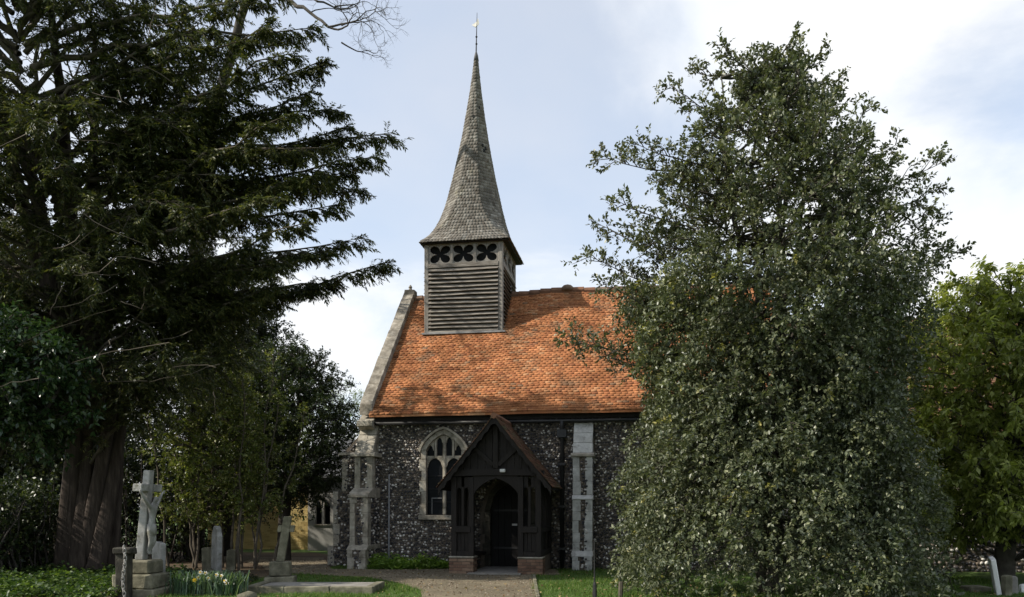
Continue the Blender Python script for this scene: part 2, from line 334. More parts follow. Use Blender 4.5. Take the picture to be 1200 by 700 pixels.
# ------------------------------------------------------------------ the church, in its own axes: x east along the south wall, y north, z up
TH = R(9.5); CO = Vector((0, 22, 0))
ch = empty('church', CO, -TH, label='flint parish church with orange tiled roof, shingled spire and timber porch', cat='church')
def cl(x, y, z=0):
    return Vector((CO.x + math.cos(TH) * x + math.sin(TH) * y, CO.y - math.sin(TH) * x + math.cos(TH) * y, z))
WX0, WX1, WD = -4.05, 7.0, 7.8       # nave: west face, east end, depth
EAVE_Y, EAVE_Z, RID_Y, RID_Z = -.30, 4.12, 3.9, 8.28
slope = (RID_Z - EAVE_Z) / (RID_Y - EAVE_Y)
WALLTOP = 4.16
# openings in the south wall
WIN_C, WIN_W, WIN_B, WIN_S, WIN_R = -1.85, .62, 1.40, 3.12, .57       # centre, half width outer, bottom, spring, rise
DOOR_C, DOOR_W, DOOR_S, DOOR_R = -.05, .66, 1.55, .80
def low_arch(w, r, n=14):             # list of (x, z) from left spring over the top to right spring
    return [(w * t, r * (1 - abs(t) ** 1.42) ** .66) for t in np.sin(np.linspace(-math.pi / 2, math.pi / 2, n + 1))]
def pointed(w, r, n=14):
    k = (r * r - w * w) / (2 * w); out = []
    for i in range(n + 1):
        t = -1 + 2 * i / n; x = abs(t) * w
        out.append((t * w, math.sqrt(max(0, (w + k) ** 2 - (x + k) ** 2))))
    return out
nave = MB()
y0, y1 = 0, .7
def strip(xa, xb, za, zb): nave.box(xa, xb, y0, y1, za, zb)
wa, wb = WIN_C - WIN_W, WIN_C + WIN_W; da, db = DOOR_C - DOOR_W, DOOR_C + DOOR_W
top = WALLTOP + .2
strip(WX0, wa, 0, top); strip(wa, wb, 0, WIN_B); strip(wb, da, 0, top); strip(db, WX1, 0, top)
def spandrel(c, w, arch, zs):
    for half in (0, 1):
        pts = [p for p in arch if (p[0] <= 1e-6) == (half == 0) or abs(p[0]) < 1e-6]
        for p, q in zip(pts[:-1], pts[1:]):
            nave.prism([(c + p[0], zs + p[1]), (c + q[0], zs + q[1]), (c + q[0], top), (c + p[0], top)], y0, y1)
spandrel(WIN_C, WIN_W, low_arch(WIN_W, WIN_R), WIN_S)
spandrel(DOOR_C, DOOR_W, pointed(DOOR_W, DOOR_R), DOOR_S)
nave.box(WX0, WX1, WD - .7, WD, 0, top)
nave.prism_x([(.7, 0), (WD - .7, 0), (WD - .7, top), (RID_Y, RID_Z - .1), (.7, top)], WX0, WX0 + .6)
nave.prism_x([(.7, 0), (WD - .7, 0), (WD - .7, top), (RID_Y, RID_Z - .1), (.7, top)], WX1 - .6, WX1)
nave_o = nave.build('nave_wall', 'mortar', ch)
def arch_z(arch, x):
    xs = [p[0] for p in arch]; zs = [p[1] for p in arch]
    return float(np.interp(x, xs, zs))
_wa, _da = low_arch(WIN_W, WIN_R), pointed(DOOR_W + .12, DOOR_R + .1)
def keep_s(u, v):
    x = u + WX0
    if abs(x - WIN_C) < WIN_W + .02 and WIN_B - .02 < v < WIN_S + arch_z(_wa, x - WIN_C) + .03: return False
    if abs(x - DOOR_C) < DOOR_W + .14 and v < DOOR_S + arch_z(_da, x - DOOR_C): return False
    if 1.64 < x < 2.16 and v < 3.7: return False
    if x < -3.62 and v < 3.1: return False
    return True
flints(nave_o, [((WX0, -.002, 0), (1, 0, 0), (0, 0, 1), (0, -1, 0), WX1 - WX0, WALLTOP, keep_s)], .062)
flints(nave_o, [((WX0 - .002, 0, 0), (0, 1, 0), (0, 0, 1), (-1, 0, 0), WD, 8.2, lambda u, v: v < 4.2 + min(u, WD - u) * slope - .1)], .11)

# chancel, set back, lower roof
CX0, CX1, CY0, CY1, CZ = 7.0, 14.5, .55, 6.9, 3.5
chan = MB(); wc, ww = 10.75, .62
chan.box(CX0, wc - ww, CY0, CY0 + .6, 0, CZ); chan.box(wc - ww, wc + ww, CY0, CY0 + .6, 0, 1.1); chan.box(wc + ww, CX1, CY0, CY0 + .6, 0, CZ)
chan.box(wc - ww, wc + ww, CY0, CY0 + .6, 2.9, CZ); chan.box(CX0, CX1, CY1 - .6, CY1, 0, CZ)
chan.prism_x([(CY0, CZ), ((CY0 + CY1) / 2, 6.95), (CY1, CZ), (CY1 - .6, 0), (CY0 + .6, 0)], CX1 - .5, CX1)
chan_o = chan.build('chancel_wall', 'mortar', ch)
flints(chan_o, [((CX0, CY0 - .002, 0), (1, 0, 0), (0, 0, 1), (0, -1, 0), CX1 - CX0, CZ, lambda u, v: not (abs(u + CX0 - wc) < ww + .03 and 1.0 < v < 2.95))], .095)
cw = empty('window', parent=ch)
for sx_ in (-1, 1):
    z = 1.1
    while z < 2.85:
        h = rnd.uniform(.24, .36); h = min(h, 2.9 - z)
        a = wc + sx_ * ww; b = wc + sx_ * (ww - rnd.choice((.16, .24)))
        block('jamb_stone', 'stone', cw, min(a, b), max(a, b), CY0 - .03, CY0 + .3, z + .003, z + h - .003); z += h
block('mullion', 'stone', cw, wc - .06, wc + .06, CY0 + .1, CY0 + .26, 1.12, 2.9)
block('window_sill', 'stone', cw, wc - ww - .04, wc + ww + .04, CY0 - .10, CY0 + .3, 1.0, 1.1)
block('window_head', 'stone', cw, wc - ww, wc + ww, CY0 - .03, CY0 + .3, 2.62, 2.9)
for sx_ in (-1, 1):
    xa, xb = sorted((wc + sx_ * .06, wc + sx_ * (ww - .1)))
    MB().box(xa, xb, CY0 + .2, CY0 + .22, 1.1, 2.65).build('pane', 'glass', cw)

# roofs
def sag(x): return .03 * math.sin(x * .9 + .6) + .018 * math.sin(x * 2.3) - .02
def roof(x0, x1, ey, ez, ry, rz, by, name, tilemat, gauge=.098, wid=.155):
    n = 24; mb = MB(); t = .055
    for i in range(n):
        a, b = x0 + (x1 - x0) * i / n, x0 + (x1 - x0) * (i + 1) / n
        A, B = sag(a), sag(b)
        mb.add([(a, ey, ez + A * .25 - .03), (b, ey, ez + B * .25 - .03), (b, ry, rz + B - .03), (a, ry, rz + A - .03), (a, ey, ez + A * .25 - .03 - t), (b, ey, ez + B * .25 - .03 - t), (b, ry, rz + B - .03 - t), (a, ry, rz + A - .03 - t)],
               [(0, 1, 2, 3), (7, 6, 5, 4), (0, 4, 5, 1), (2, 6, 7, 3)] + ([(0, 3, 7, 4)] if i == 0 else []) + ([(1, 5, 6, 2)] if i == n - 1 else []))
    for k in (0,):
        mb.add([(x0, 2 * ry - ey, ez - .03), (x1, 2 * ry - ey, ez - .03), (x1, ry, rz - .03), (x0, ry, rz - .03), (x0, 2 * ry - ey, ez - .13), (x1, 2 * ry - ey, ez - .13), (x1, ry, rz - .13), (x0, ry, rz - .13)],
               [(3, 2, 1, 0), (4, 5, 6, 7), (0, 1, 5, 4), (1, 2, 6, 5), (0, 4, 7, 3)])
    o = mb.build(name, tilemat, ch)
    L = math.hypot(ry - ey, rz - ez); rows = int(L / gauge); VS, FS = [], []
    nr = np.array([0, -(rz - ez), ry - ey]) / L
    for r in range(rows):
        s0, s1 = r / rows, min(1, (r + 1.22) / rows); wob = rng.normal(0, .004); ph = rng.random() * 6
        f = lambda x, s: np.array([x, ey + (ry - ey) * s, ez + (rz - ez) * s + sag(x) * (.25 + .75 * s) + wob - .028 + .008 * math.sin(x * 5.1 + s * 19) + .004 * math.sin(x * 2.2 + ph)])
        x = x0 - (wid / 2 if r % 2 else 0) + rng.uniform(-.02, .02)
        while x < x1 - .02:
            a, b = max(x, x0) + .0004, min(x + wid * rng.uniform(.97, 1.03), x1) - .0004; x = b + .0004
            if b - a < .02: continue
            ds = rng.normal(0, .025) / rows; th = .024 + abs(rng.normal(0, .002)); lf = abs(rng.normal(0, .0012)); tw_ = rng.normal(0, .0015); k = len(VS)
            p, q, u, v = f(a, s0 + ds), f(b, s0 + ds), f(b, s1), f(a, s1)
            VS.extend([p + nr * lf, q + nr * (lf + tw_), q + nr * (th + lf + tw_), p + nr * (th + lf), u + nr * .004, v + nr * .004])
            FS.extend([(k, k + 1, k + 2, k + 3), (k + 3, k + 2, k + 4, k + 5), (k, k + 3, k + 5, k + 5), (k + 1, k + 4, k + 4, k + 2)])
    lapped_mesh('roof_tiles', VS, FS, tilemat, o, kind='stuff')
    for i in range(int((x1 - x0) / .34)):
        x = x0 + i * .34; z = rz + sag(x) - .02 + rnd.uniform(-.008, .008)
        MB().tube([(x + .004, ry, z), (x + .33, ry, z + rnd.uniform(-.01, .01))], .11, 8).build('ridge_tile', 'ridge_tile', ch)
    return o
main_roof = roof(-3.84, 7.05, EAVE_Y, EAVE_Z, RID_Y, RID_Z, WD, 'nave_roof', 'tile')
roof(7.05, 14.6, CY0 - .25, CZ - .05, (CY0 + CY1) / 2, 7.0, CY1, 'chancel_roof', 'porch_tile')
# hump on the ridge
MB().tube([(1.08, RID_Y, 8.28), (1.08, RID_Y, 8.38), (1.08, RID_Y, 8.44), (1.08, RID_Y, 8.47)], [.20, .19, .13, .04], 10).build('ridge_cap', 'ridge_tile', ch, smooth=True)
# eaves: wall plate, gutter, downpipe
MB().box(-3.72, 7, -.12, -.004, 3.92, 4.10).build('eaves_board', 'darkwood', ch)
MB().tube([(-3.70, -.20, 3.86), (7.0, -.20, 3.84)], .045, 8).build('gutter', 'black_iron', ch, smooth=True)
dp = MB().tube([(1.34, -.20, 3.85), (1.34, -.19, 3.72), (1.34, -.12, 3.5), (1.34, -.11, .0)], .055, 8).build('downpipe', 'black_iron', ch, smooth=True)
for z in (.5, 1.6, 2.7): MB().box(1.25, 1.43, -.18, -.045, z, z + .06).build('pipe_bracket', 'black_iron', dp)
MB().box(1.22, 1.46, -.24, -.04, 3.42, 3.62).build('hopper', 'black_iron', dp)
MB().tube([(-3.36, -.07, .05), (-3.35, -.07, 2.5)], .022, 6).build('conduit', 'pale_iron', ch)
MB().tube([(-3.35, -.06, 2.5), (-3.33, -.06, 3.86)], .009, 5).build('conductor_wire', 'black_iron', ch)

# west gable coping: stones one by one, a finial block, a kneeler
n = 13
for i in range(n):
    s0, s1 = i / n, (i + 1) / n
    ya, yb = -.22 + (RID_Y + .02 + .22) * s0, -.22 + (RID_Y + .02 + .22) * s1
    zf = lambda y: EAVE_Z + (y - EAVE_Y) * slope
    e = .012; j = rnd.uniform(-.012, .012)
    d = Vector((0, 1, slope)).normalized() * .014
    MB().prism_x([(ya + d.y, zf(ya) + d.z - .12), (yb - d.y, zf(yb) - d.z - .12), (yb - d.y, zf(yb) + .20 + j), (ya + d.y, zf(ya) + .20 + j)], -4.14 + e * rnd.random(), -3.79 + e * rnd.random()).build('coping_stone', 'coping', ch, bevel=.015)
    ya, yb = 2 * RID_Y - ya + .02, 2 * RID_Y - yb + .02
    MB().prism_x([(ya, zf(2 * RID_Y - ya) - .12), (yb, zf(2 * RID_Y - yb) - .12), (yb, zf(2 * RID_Y - yb) + .19), (ya, zf(2 * RID_Y - ya) + .19)], -4.13, -3.73).build('coping_stone', 'coping', ch, bevel=.015)
block('apex_stone', 'coping', ch, -4.10, -3.76, RID_Y - .13, RID_Y + .15, RID_Z - .05, RID_Z + .22, .012)
MB().tube([(-3.93, RID_Y, RID_Z + .23), (-3.93, RID_Y, RID_Z + .29), (-3.93, RID_Y, RID_Z + .32), (-3.93, RID_Y, RID_Z + .40)], [.07, .045, .065, .02], 8).build('apex_knob', 'coping', ch)
MB().prism_x([(-.36, 3.78), (.1, 3.60), (.3, 3.78), (.3, 4.3), (-.24, 3.94), (-.36, 3.94)], -4.16, -3.73).build('kneeler', 'stone', ch, bevel=.012)
z = 3.05
while z < 3.75:
    h = .23; wd = rnd.choice((.22, .36)); block('quoin', 'stone', ch, WX0 - .02, WX0 + wd, -.02, .3, z + .003, min(z + h, 3.74) - .003); z += h

# belfry
TX0, TX1, TY0, TY1, TZ0, TZ1 = -3.06, -.68, 2.40, 4.80, 6.80, 9.52
bel = empty('belfry', parent=ch)
PW = .13
for x in (TX0, TX1 - PW):
    for y in (TY0, TY1 - PW):
        zb = EAVE_Z + (min(y, 2 * RID_Y - y - PW) - EAVE_Y) * slope - .1
        block('corner_post', 'oldwood_v', bel, x, x + PW, y, y + PW, zb, TZ1, .004, .01)
MB().box(TX0 + PW, TX1 - PW, TY0 + .16, TY1 - .16, 6.4, TZ1).build('black_backing', 'void', bel)  # black box standing in for the unlit belfry inside
MB().prism([(TX0 - .05, TZ0 - .05), (TX1 + .08, TZ0 - .05), (TX1 + .08, TZ0 + .0), (TX0 - .05, TZ0 + .0)], TY0 - .09, TY0 + .02).build('lead_flashing', 'lead_grey', bel)
RAIL = 8.77
def belfry_side(org, ux, out, length, n_sl, z0, zstart):
    org = Vector(org); ux = Vector(ux); out = Vector(out); a = PW; b = length - PW
    P = lambda u, o, z: org + ux * u + out * o + Vector((0, 0, z))
    for nm, zb, zt, pr in (('rail', RAIL - .03, RAIL + .09, .015), ('head_rail', 9.42, TZ1, .012)):
        mb = MB(); mb.add([P(u, o, z) for z in (zb, zt) for o in (-.10, pr) for u in (a + .002, b - .002)], [(0, 2, 3, 1), (4, 5, 7, 6), (0, 1, 5, 4), (2, 6, 7, 3), (0, 4, 6, 2), (1, 3, 7, 5)]); mb.build(nm, 'oldwood', bel)
    dz = (RAIL - .03 - z0) / n_sl
    for i in range(n_sl):
        zb = z0 + dz * i; seg = 7; mb = MB(); ph = rnd.random() * 6; am = rnd.uniform(.003, .011); tilt = rnd.uniform(-.013, .013)
        if zb + dz < zstart: continue
        # each board leans out at its foot, a gap under it showing the black backing box
        def prof(u):
            k = (u - a) / (b - a); wv = am * math.sin(k * 5 + ph) + tilt * (k - .5)
            return [(.030 + wv * .4, zb + wv), (.052 + wv * .4, zb + .012 + wv), (-.055, zb + dz * 1.10), (-.078, zb + dz * 1.06)]
        us = [a + .004 + (b - a - .008) * k / seg for k in range(seg + 1)]
        vs = [P(u, o, z) for u in us for o, z in prof(u)]
        fs = [(k * 4 + q, k * 4 + (q + 1) % 4, k * 4 + 4 + (q + 1) % 4, k * 4 + 4 + q) for k in range(seg) for q in range(4)] + [(0, 1, 2, 3), (seg * 4 + 3, seg * 4 + 2, seg * 4 + 1, seg * 4)]
        mb.add(vs, fs).build('louvre_slat', 'oldwood', bel)
    # three pierced quatrefoil panels
    z0p, z1p = RAIL + .09, 9.42; npan = 3; wdp = (b - a) / npan
    for k in range(npan):
        u0, u1 = a + wdp * k + .004, a + wdp * (k + 1) - .004; uc, zc = (u0 + u1) / 2, (z0p + z1p) / 2; hw, hh = (u1 - u0) / 2, (z1p - z0p) / 2 - .002
        mb = MB(); ns = 56; vs = []
        for i in range(ns):
            t = 2 * math.pi * i / ns; c, s_ = math.cos(t), math.sin(t)
            m_ = max(abs(c), abs(s_)); ox, oz = c / m_ * hw, s_ / m_ * hh
            r = .085 + .245 * abs(math.sin(2 * t)) ** .75
            ix, iz = c * r * 1.16, s_ * r * .96
            vs += [P(uc + ox, -.02, zc + oz), P(uc + ix, -.02, zc + iz), P(uc + ix, -.06, zc + iz), P(uc + ox, -.06, zc + oz)]
        fs = [(i * 4 + q, i * 4 + (q + 1) % 4, ((i + 1) % ns) * 4 + (q + 1) % 4, ((i + 1) % ns) * 4 + q) for i in range(ns) for q in range(4)]
        mb.add(vs, fs).build('quatrefoil_panel', 'oldwood_v', bel)
    for k in (1, 2):
        u = a + wdp * k; mb = MB(); mb.add([P(uu, o, z) for z in (z0p + .002, z1p - .002) for o in (-.09, .006) for uu in (u - .035, u + .035)], [(0, 2, 3, 1), (4, 5, 7, 6), (0, 1, 5, 4), (2, 6, 7, 3), (0, 4, 6, 2), (1, 3, 7, 5)]); mb.build('belfry_stud', 'oldwood_v', bel)
belfry_side((TX0, TY0, 0), (1, 0, 0), (0, -1, 0), TX1 - TX0, 16, TZ0, 0)
belfry_side((TX1, TY0, 0), (0, 1, 0), (1, 0, 0), TY1 - TY0, 16, TZ0, 0)
belfry_side((TX0, TY1, 0), (0, -1, 0), (-1, 0, 0), TY1 - TY0, 16, TZ0, 0)

# spire: square eaves sweeping in to an octagon
SXC, SYC, AXC = -1.81, 3.60, -1.73
PROF = [(9.50, 1.37), (9.62, 1.27), (9.80, 1.16), (10.05, 1.055), (10.4, .945), (10.8, .845), (11.3, .735), (11.9, .60), (12.5, .485), (13.1, .375), (13.8, .265), (14.5, .165), (15.1, .095), (15.56, .05)]
def sp_a(z): return float(np.interp(z, [p[0] for p in PROF], [p[1] for p in PROF]))
def sp_ring(z, grow=0):
    a = sp_a(z) + grow; k = max(0, min(1, (11.25 - z) / (11.25 - 9.5))); b = a * (.414 + .586 * k ** 1.7)
    cx = SXC + (AXC - SXC) * (z - 9.5) / 6
    return [np.array((cx + x, SYC + y, z)) for x, y in ((b, -a), (a, -b), (a, b), (b, a), (-b, a), (-a, b), (-a, -b), (-b, -a))]
zs = [9.50 + i * (15.56 - 9.5) / 40 for i in range(41)]
core = MB(); vs = []; [vs.extend(sp_ring(z, -.02)) for z in zs]
core.add(vs, [(i * 8 + k, i * 8 + (k + 1) % 8, i * 8 + 8 + (k + 1) % 8, i * 8 + 8 + k) for i in range(40) for k in range(8)] + [tuple(range(7, -1, -1)), tuple(range(320, 328))])
spire = core.build('spire', 'shingle', ch)
VS, FS = [], []; z = 9.46; rows = []
while z < 15.5:
    sl_ = (sp_a(max(z, 9.5)) - sp_a(max(z, 9.5) + .1)) / .1; dz = .105 / math.hypot(1, sl_)
    lo, hi = sp_ring(max(z, 9.47)), sp_ring(min(z + dz * 1.35, 15.56))
    for k in range(8):
        a, b, c, d = lo[k], lo[(k + 1) % 8], hi[k], hi[(k + 1) % 8]
        e = np.cross(b - a if np.linalg.norm(b - a) > .02 else d - c, (c + d - a - b) / 2); L = np.linalg.norm(e)
        if L < 1e-6: continue
        rows.append((a, b, c, d, e / L))
    z += dz
# a few shingles have slipped off: black plates on the surface paint in the shade of the gaps
lapped(rows, .10, .010, VS, FS, .06, .003)
lapped_mesh('spire_shingles', VS, FS, 'shingle', spire, kind='stuff')
for zz_, k, u in ((13.85, 0, .25), (13.55, 7, .45), (12.62, 0, .35), (12.45, 0, .45), (12.55, 0, .6)):
    r0, r1 = sp_ring(zz_), sp_ring(zz_ + .09); a, b = r0[k], r0[(k + 1) % 8]; c, d = r1[k], r1[(k + 1) % 8]
    p, q, r_, s_ = a + (b - a) * u, a + (b - a) * (u + .16), c + (d - c) * (u + .16), c + (d - c) * u
    nr = np.cross(b - a, c - a); nr /= np.linalg.norm(nr)
    MB().add([p + nr * .027, q + nr * .027, r_ + nr * .027, s_ + nr * .027, p - nr * .01, q - nr * .01, r_ - nr * .01, s_ - nr * .01], [(0, 1, 2, 3), (7, 6, 5, 4), (0, 4, 5, 1), (1, 5, 6, 2), (2, 6, 7, 3), (3, 7, 4, 0)]).build('black_gap_plate', 'void', spire)
r = [tuple(v) for v in sp_ring(9.5, -.03)]
MB().add([(SXC - 1.31, SYC - 1.31, 9.53), (SXC + 1.31, SYC - 1.31, 9.53), (SXC + 1.31, SYC + 1.31, 9.53), (SXC - 1.31, SYC + 1.31, 9.53),
          (SXC - 1.31, SYC - 1.31, 9.44), (SXC + 1.31, SYC - 1.31, 9.44), (SXC + 1.31, SYC + 1.31, 9.44), (SXC - 1.31, SYC + 1.31, 9.44)],
         [(0, 1, 2, 3), (7, 6, 5, 4), (0, 4, 5, 1), (1, 5, 6, 2), (2, 6, 7, 3), (3, 7, 4, 0)]).build('soffit', 'darkwood', spire)
MB().tube([(AXC, SYC, 15.45), (AXC, SYC, 15.62), (AXC, SYC, 15.75)], [.085, .06, .02], 8).build('spire_cap', 'lead', spire, smooth=True)
rod = MB().tube([(AXC, SYC, 15.7), (AXC + .01, SYC, 16.2), (AXC + .03, SYC, 16.95)], [.022, .016, .006], 6).build('finial_rod', 'black_iron', spire)
MB().add([(AXC - .14, SYC, 16.58), (AXC - .02, SYC + .015, 16.50), (AXC + .10, SYC, 16.60), (AXC + .06, SYC, 16.78), (AXC + .0, SYC, 16.66), (AXC - .02, SYC - .015, 16.50)], [(0, 1, 4), (1, 2, 3, 4), (0, 4, 5), (5, 4, 3, 2)]).build('weather_vane', 'gilt', rod)
for z_ in (15.98, 16.2): MB().tube([(AXC + .01, SYC, z_ - .035), (AXC + .01, SYC, z_), (AXC + .01, SYC, z_ + .035)], [.012, .04, .012], 6).build('rod_knop', 'black_iron', rod)

# nave window: two lights under four panel lights
wn = empty('window', parent=ch)
FI = .135                                    # stone frame width
iw = WIN_W - FI
for s_ in (-1, 1):
    z = WIN_B
    while z < WIN_S - .02:
        h = min(rnd.uniform(.22, .34), WIN_S - z); a = WIN_C + s_ * (WIN_W + rnd.choice((-.004, .05))); b = WIN_C + s_ * iw
        block('jamb_stone', 'stone', wn, min(a, b), max(a, b), -.035, .22, z + .003, z + h - .003); z += h
oa, ia = low_arch(WIN_W, WIN_R, 10), low_arch(iw, WIN_R - FI * .95, 10)
for i in range(10):
    q = [ia[i], ia[i + 1], oa[i + 1], oa[i]]
    q = [(WIN_C + x * .998, WIN_S + z + .002) for x, z in q]
    MB().prism(q, -.035, .22).build('voussoir', 'stone', wn, bevel=.004)
ho, hi_ = low_arch(WIN_W + .07, WIN_R + .07, 16), low_arch(WIN_W + .004, WIN_R + .004, 16)
hm = MB()
for i in range(16): hm.prism([(WIN_C + x, WIN_S + z + .004) for x, z in (hi_[i], hi_[i + 1], ho[i + 1], ho[i])], -.10, -.037)
hm.build('hood_mould', 'stone', wn)
block('window_sill', 'coping', wn, WIN_C - WIN_W - .06, WIN_C + WIN_W + .06, -.12, .25, WIN_B - .12, WIN_B - .003, .005)
ZT = 2.92                                    # main lights end, panel lights begin
def z_in(x): return WIN_S + arch_z(ia, x - WIN_C) if abs(x - WIN_C) < iw else WIN_S
MB().box(WIN_C - .045, WIN_C + .045, .04, .16, WIN_B, z_in(WIN_C) - .02).build('mullion', 'stone', wn, bevel=.02)
for s_ in (-1, 1):
    x = WIN_C + s_ * iw / 2
    MB().box(x - .032, x + .032, .05, .15, ZT, z_in(x) + .02).build('mullion', 'stone', wn, bevel=.014)
def light_head(xa, xb, zs_, r, zt):          # a plate pierced by a pointed light head
    c = (xa + xb) / 2; w_ = (xb - xa) / 2; mb = MB(); arch = pointed(w_ - .02, r, 10); full = [(-w_, 0)] + arch + [(w_, 0)]
    for p, q in zip(full[:-1], full[1:]):
        za, zb = min(zt, z_in(c + p[0])), min(zt, z_in(c + q[0]))
        if q[0] - p[0] < 1e-5: continue
        mb.prism([(c + p[0], zs_ + p[1]), (c + q[0], zs_ + q[1]), (c + q[0], max(zb + .02, zs_ + q[1] + .01)), (c + p[0], max(za + .02, zs_ + p[1] + .01))], .06, .14)
    mb.build('tracery', 'stone', wn)
for s_ in (-1, 1):
    xa, xb = sorted((WIN_C + s_ * .04, WIN_C + s_ * iw))
    light_head(xa, xb, ZT - .24, .25, ZT + .05)
    xm = (xa + xb) / 2
    for a, b in ((xa, xm - .028), (xm + .028, xb)): light_head(a, b, z_in((a + b) / 2) - .17, .15, 9)
    MB().box(xa, xb, .115, .125, WIN_B, ZT).build('pane', 'glass', wn)
    for a, b in ((xa, xm), (xm, xb)):
        MB().prism([(a, ZT + .004), (b, ZT + .004), (b, z_in(b)), (a, z_in(a))], .115, .125).build('pane', 'glass', wn)
for z_ in (1.75, 2.1, 2.45): MB().tube([(WIN_C - iw, .10, z_), (WIN_C + iw, .10, z_)], .007, 4).build('saddle_bar', 'black_iron', wn)
MB().box(WIN_C - .36, WIN_C - .35, .095, .105, 1.42, 1.85).box(WIN_C - .36, WIN_C - .08, .095, .105, 1.85, 1.862).build('vent_frame', 'lead_grey', wn)

# doorway and door in the nave wall
dw = empty('doorway', parent=ch)
di = DOOR_W - .13
for s_ in (-1, 1):
    z = .02
    while z < DOOR_S - .02:
        h = min(rnd.uniform(.25, .36), DOOR_S - z); a = DOOR_C + s_ * (DOOR_W + rnd.choice((.02, .08))); b = DOOR_C + s_ * di
        block('jamb_stone', 'dark_stone', dw, min(a, b), max(a, b), -.03, .3, z + .003, z + h - .003); z += h  # surround stones darkened in colour for the gloom inside the porch
oa_, ia_ = pointed(DOOR_W + .02, DOOR_R + .02, 10), pointed(di, DOOR_R - .14, 10)
for i in range(10): MB().prism([(DOOR_C + x, DOOR_S + z + .002) for x, z in (ia_[i], ia_[i + 1], oa_[i + 1], oa_[i])], -.03, .3).build('voussoir', 'dark_stone', dw)
for i in range(6):
    xa, xb = -di + 2 * di * i / 6, -di + 2 * di * (i + 1) / 6; A = pointed(di + .03, DOOR_R - .1, 30)
    xs = np.linspace(xa + .003, xb - .003, 5)
    poly = [(DOOR_C + xs[0], .03), (DOOR_C + xs[-1], .03)] + [(DOOR_C + x, DOOR_S + arch_z(A, x)) for x in xs[::-1]]
    MB().prism(poly, .2, .26).build('door_plank', 'door', dw)
for z_ in (.5, 1.5): MB().box(DOOR_C - di + .05, DOOR_C + di - .1, .185, .198, z_, z_ + .05).build('strap_hinge', 'black_iron', dw)
MB().box(DOOR_C + .02, DOOR_C + .16, .18, .198, 1.12, 1.17).build('latch_plate', 'lampglass', dw)

# buttresses on the south wall
def buttress_front(parent, x0, x1, levels, m, seed, flint_panel=True, pw=.13):
    """levels: (z0, z1, projection) prisms; corner stones at both edges, flints between"""
    rr = random.Random(seed); patches = []
    for z0, z1, pr in levels:
        MB().box(x0 + .01, x1 - .01, -pr + .012, .02, z0, z1).build('buttress_core', 'mortar', parent)
        z = z0
        while z < z1 - .03:
            h = min(rr.uniform(.22, .36), z1 - z)
            if z1 - z - h < .1: h = z1 - z
            wl, wr = (pw + rr.uniform(-.02, .05), pw + rr.uniform(-.02, .05))
            block('ashlar', m, parent, x0 - .002, x0 + wl, -pr - rr.uniform(.0, .008), -pr + .25, z + .003, z + h - .003, .003, .006)
            block('ashlar', m, parent, x1 - wr, x1 + .002, -pr - rr.uniform(.0, .008), -pr + .25, z + .003, z + h - .003, .003, .006)
            z += h
        patches.append(((x0 + pw, -pr + .008, z0), (1, 0, 0), (0, 0, 1), (0, -1, 0), x1 - x0 - 2 * pw, z1 - z0, None))
        for xx, nx in ((x0, -1), (x1, 1)):
            if pr > .28: patches.append(((xx, -pr + .25, z0), (0, 1, 0), (0, 0, 1), (nx, 0, 0), pr - .25, z1 - z0, None))
    return flints(parent, patches, .075)
b2 = empty('buttress', parent=ch)
bx0, bx1 = 1.65, 2.15
buttress_front(b2, bx0, bx1, [(.0, .36, .64), (.36, 1.80, .52), (1.92, 2.90, .44)], 'stone_pale', 3, pw=.165)
for z0_, z1_, p0, p1 in ((1.80, 1.92, .52, .44),):
    MB().prism_x([(.0, z0_), (-p0 - .03, z0_), (-p0 - .03, z0_ + .03), (-p1, z1_), (0, z1_)], bx0 - .015, bx1 + .015).build('set_off', 'stone_pale', b2, bevel=.006)
MB().prism_x([(0, .36), (-.65, .36), (-.53, .50), (0, .50)], bx0 - .02, bx1 + .02).build('set_off', 'stone_pale', b2, bevel=.006)
MB().prism_x([(0, 2.90), (-.51, 2.90), (-.51, 2.96), (-.44, 3.0), (0, 3.0)], bx0 - .05, bx1 + .05).build('string_course', 'stone', b2, bevel=.008)
zt = [(3.003, 3.26, .43, .34), (3.266, 3.52, .34, .25), (3.526, 3.80, .25, .10)]
for z0_, z1_, p0, p1 in zt: MB().prism_x([(0, z0_), (-p0, z0_), (-p1, z1_), (0, z1_)], bx0 + rnd.uniform(-.006, .006), bx1 + rnd.uniform(-.006, .006)).build('weathering_stone', 'stone_pale', b2, bevel=.006)

b1 = empty('buttress', parent=ch)
ax0, ax1 = -4.15, -3.66
buttress_front(b1, ax0, ax1, [(.0, .50, 1.10), (.50, 1.86, .92), (2.10, 2.95, .55)], 'stone', 5, pw=.15)
MB().prism_x([(0, 1.86), (-.97, 1.86), (-.97, 1.93), (-.80, 2.02), (-.56, 2.12), (0, 2.12)], ax0 - .03, ax1 + .03).build('set_off', 'stone', b1, bevel=.01)
MB().prism_x([(0, .5), (-1.13, .5), (-.93, .62), (0, .62)], ax0 - .03, ax1 + .03).build('set_off', 'stone', b1, bevel=.01)
MB().prism_x([(0, 2.95), (-.64, 2.95), (-.64, 3.03), (-.55, 3.06), (0, 3.06)], ax0 - .10, ax1 + .09).build('string_course', 'stone', b1, bevel=.012)
for z0_, z1_, p0, p1 in ((3.062, 3.32, .53, .36), (3.326, 3.56, .36, .20), (3.566, 3.82, .20, .03)):
    for xa, xb in ((ax0, -3.9), (-3.894, ax1)): MB().prism_x([(0, z0_), (-p0, z0_), (-p1, z1_), (0, z1_)], xa + rnd.uniform(-.01, 0), xb).build('weathering_stone', 'stone', b1, bevel=.008)
